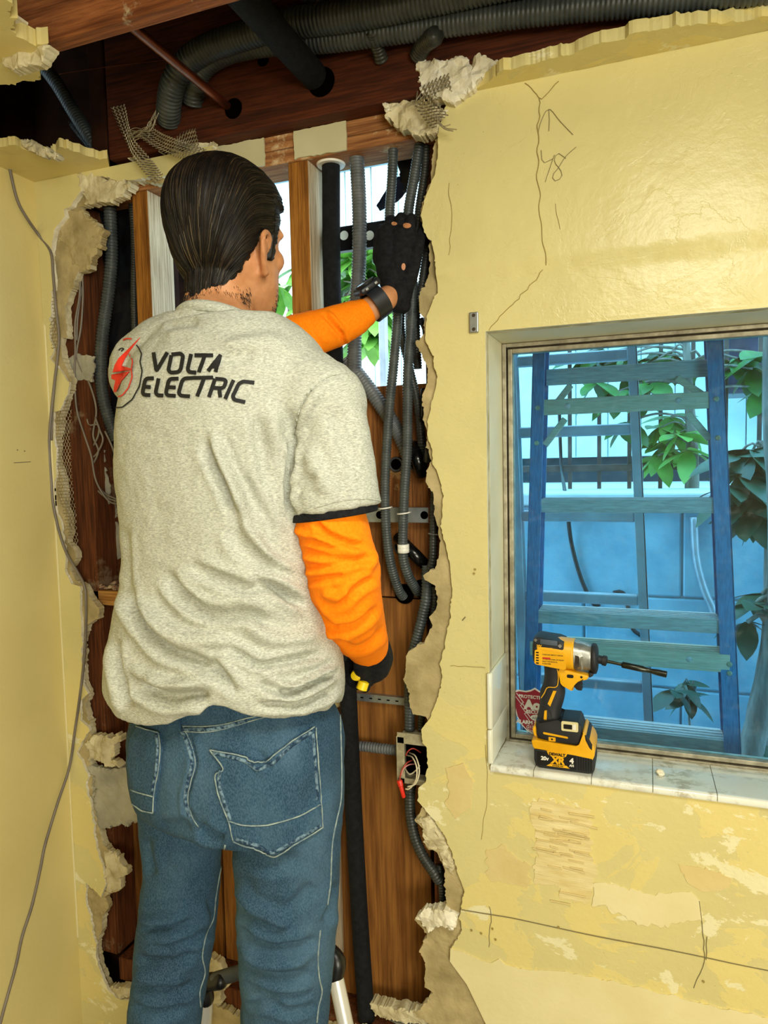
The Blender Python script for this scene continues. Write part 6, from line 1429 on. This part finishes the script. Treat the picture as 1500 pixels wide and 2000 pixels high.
# head
def hring(cx, cy, ry, th): return (D(cx, cy), Vector((0, 0, ry*_k)), Vector((0, th, 0)))
bm = bmesh.new(); ring_loft(bm, [hring(300,228,118,.029),(D(340,230), Vector((0,0,124*_k)), Vector((0,.031,0))),hring(480,240,126,.0315),hring(612,248,124,.0305)], 40, 2.7, 5); hd = obj('motor_housing', bm, m_dy, drill, smooth=True)
bm = bmesh.new(); ring_loft(bm, [hring(272,225,84,.020),hring(280,225,108,.027),hring(298,227,122,.0305),hring(318,228,123,.0312)], 40, 2.6, 4); obj('rear_cap', bm, m_dk, drill, smooth=True)
dplate('top_panel', [(290,110),(320,98),(490,118),(535,130),(540,205),(488,205),(485,178),(440,178),(300,185),(282,170)], .0300, m_dk, .004)
dplate('top_plate_grey', [(345,108),(486,118),(486,158),(345,150)], .0306, simple('blue_grey_plate', '3a4654', '4c5866', 20, .5), .001)
bm = bmesh.new(); dtext(bm, '20V', 335, 176, 26, -.0304, 1); obj('rear_lettering', bm, m_dy, drill)
dplate('side_panel', [(300,205),(330,192),(540,212),(560,235),(555,340),(540,350),(310,322),(296,310)], .0008, m_dy, .0003, 1, dy=-.0318)
for k in range(5): dplate('vent_slot', rrect(310, 215+k*22, 334, 226+k*22, 4), .0005, m_black, 0, dy=-.0326)
bm = bmesh.new(); rs = random.Random(6)
for k, s in enumerate(('CORDLESS IMPACT DRIVER', 'TYPE 1  20V MAX', 'TO REDUCE RISK OF INJURY', 'READ THE MANUAL', '0-3250 RPM')):
    if k == 1: continue
    dtext(bm, s, 362, 238+k*19, 14, -.0327, .3, 1.0, 'LEFT')
obj('side_lettering', bm, m_dtxt, drill)
dplate('warning_strip', rrect(364, 256, 430, 270, 3), .0003, m_dred, 0, dy=-.0327)
bm = bmesh.new(); ring_loft(bm, [hring(606,246,122,.0300),hring(640,250,118,.0292),hring(700,258,112,.0275),hring(752,268,108,.0262),hring(764,272,96,.0235)], 40, 2.3, 4); ns = obj('nose', bm, m_dsil, drill, smooth=True)
dplate('nose_recess', [(628,225),(655,232),(662,250),(660,315),(632,340),(622,335)], .0010, m_gasket, .0005, 1, dy=-.0290, par=ns); dplate('nose_step', [(672,240),(690,232),(692,330),(680,345),(668,300)], .0010, m_dsil, .0005, 1, dy=-.0284, par=ns)
bm = bmesh.new(); ring_loft(bm, [hring(750,272,116,.0275),hring(768,272,126,.0295),hring(790,276,120,.0285),hring(802,280,84,.020)], 40, 2.2, 3); obj('nose_bumper', bm, m_dk, drill, smooth=True)
dplate('bumper_foot', [(740,370),(775,378),(765,400),(740,415),(728,408)], .020, m_dk, .003)
ax = (D(1340,345,-.012)-D(820,280)).normalized(); o_ = D(805, 278)
L_ = lambda c: (D(c, 278)-D(805, 278)).length
bm = bmesh.new(); lathe(bm, [(0, .0080), (L_(835), .0080), (L_(838), .0098), (L_(868), .0100), (L_(872), .0085), (L_(876), .0050)], o_, ax, 24); obj('collet', bm, m_dk, drill, auto=40)
bm = bmesh.new(); lathe(bm, [(L_(870), .0032), (L_(990), .0030), (L_(995), .0056), (L_(1000), .0062), (L_(1160), .0060), (L_(1166), .0050), (L_(1215), .0042), (L_(1240), .0052), (L_(1275), .0060), (L_(1338), .0062), (L_(1342), .0050)], o_, ax, 16); obj('bit', bm, simple('oiled_steel_bit', '2a2c28', '4a4c42', 30, .3, .8), drill, auto=40)
# trigger block and trigger
dplate('trigger_block', [(480,360),(500,355),(725,392),(735,405),(720,430),(690,440),(640,436),(612,465),(608,530),(590,535),(520,500),(502,480)], .0225, m_dy, .004)
dplate('switch_slot', rrect(558, 396, 612, 424, 12), .0006, m_black, 0, dy=-.0228); dplate('screw_head', smooth_loop([(664,409),(675,399),(686,409),(675,420)], 4), .0006, m_black, 0, dy=-.0228)
dplate('trigger', smooth_loop([(618,450),(645,432),(690,440),(668,470),(665,505),(678,535),(650,540),(615,520),(606,485)], 10), .0105, m_dk, .003)
dplate('screw_head', smooth_loop([(490,155),(505,140),(522,155),(506,172)], 4), .0006, m_dsil, 0, dy=-.0306); dplate('screw_head', smooth_loop([(292,120),(306,108),(320,120),(306,134)], 4), .0006, m_dsil, 0, dy=-.0306)
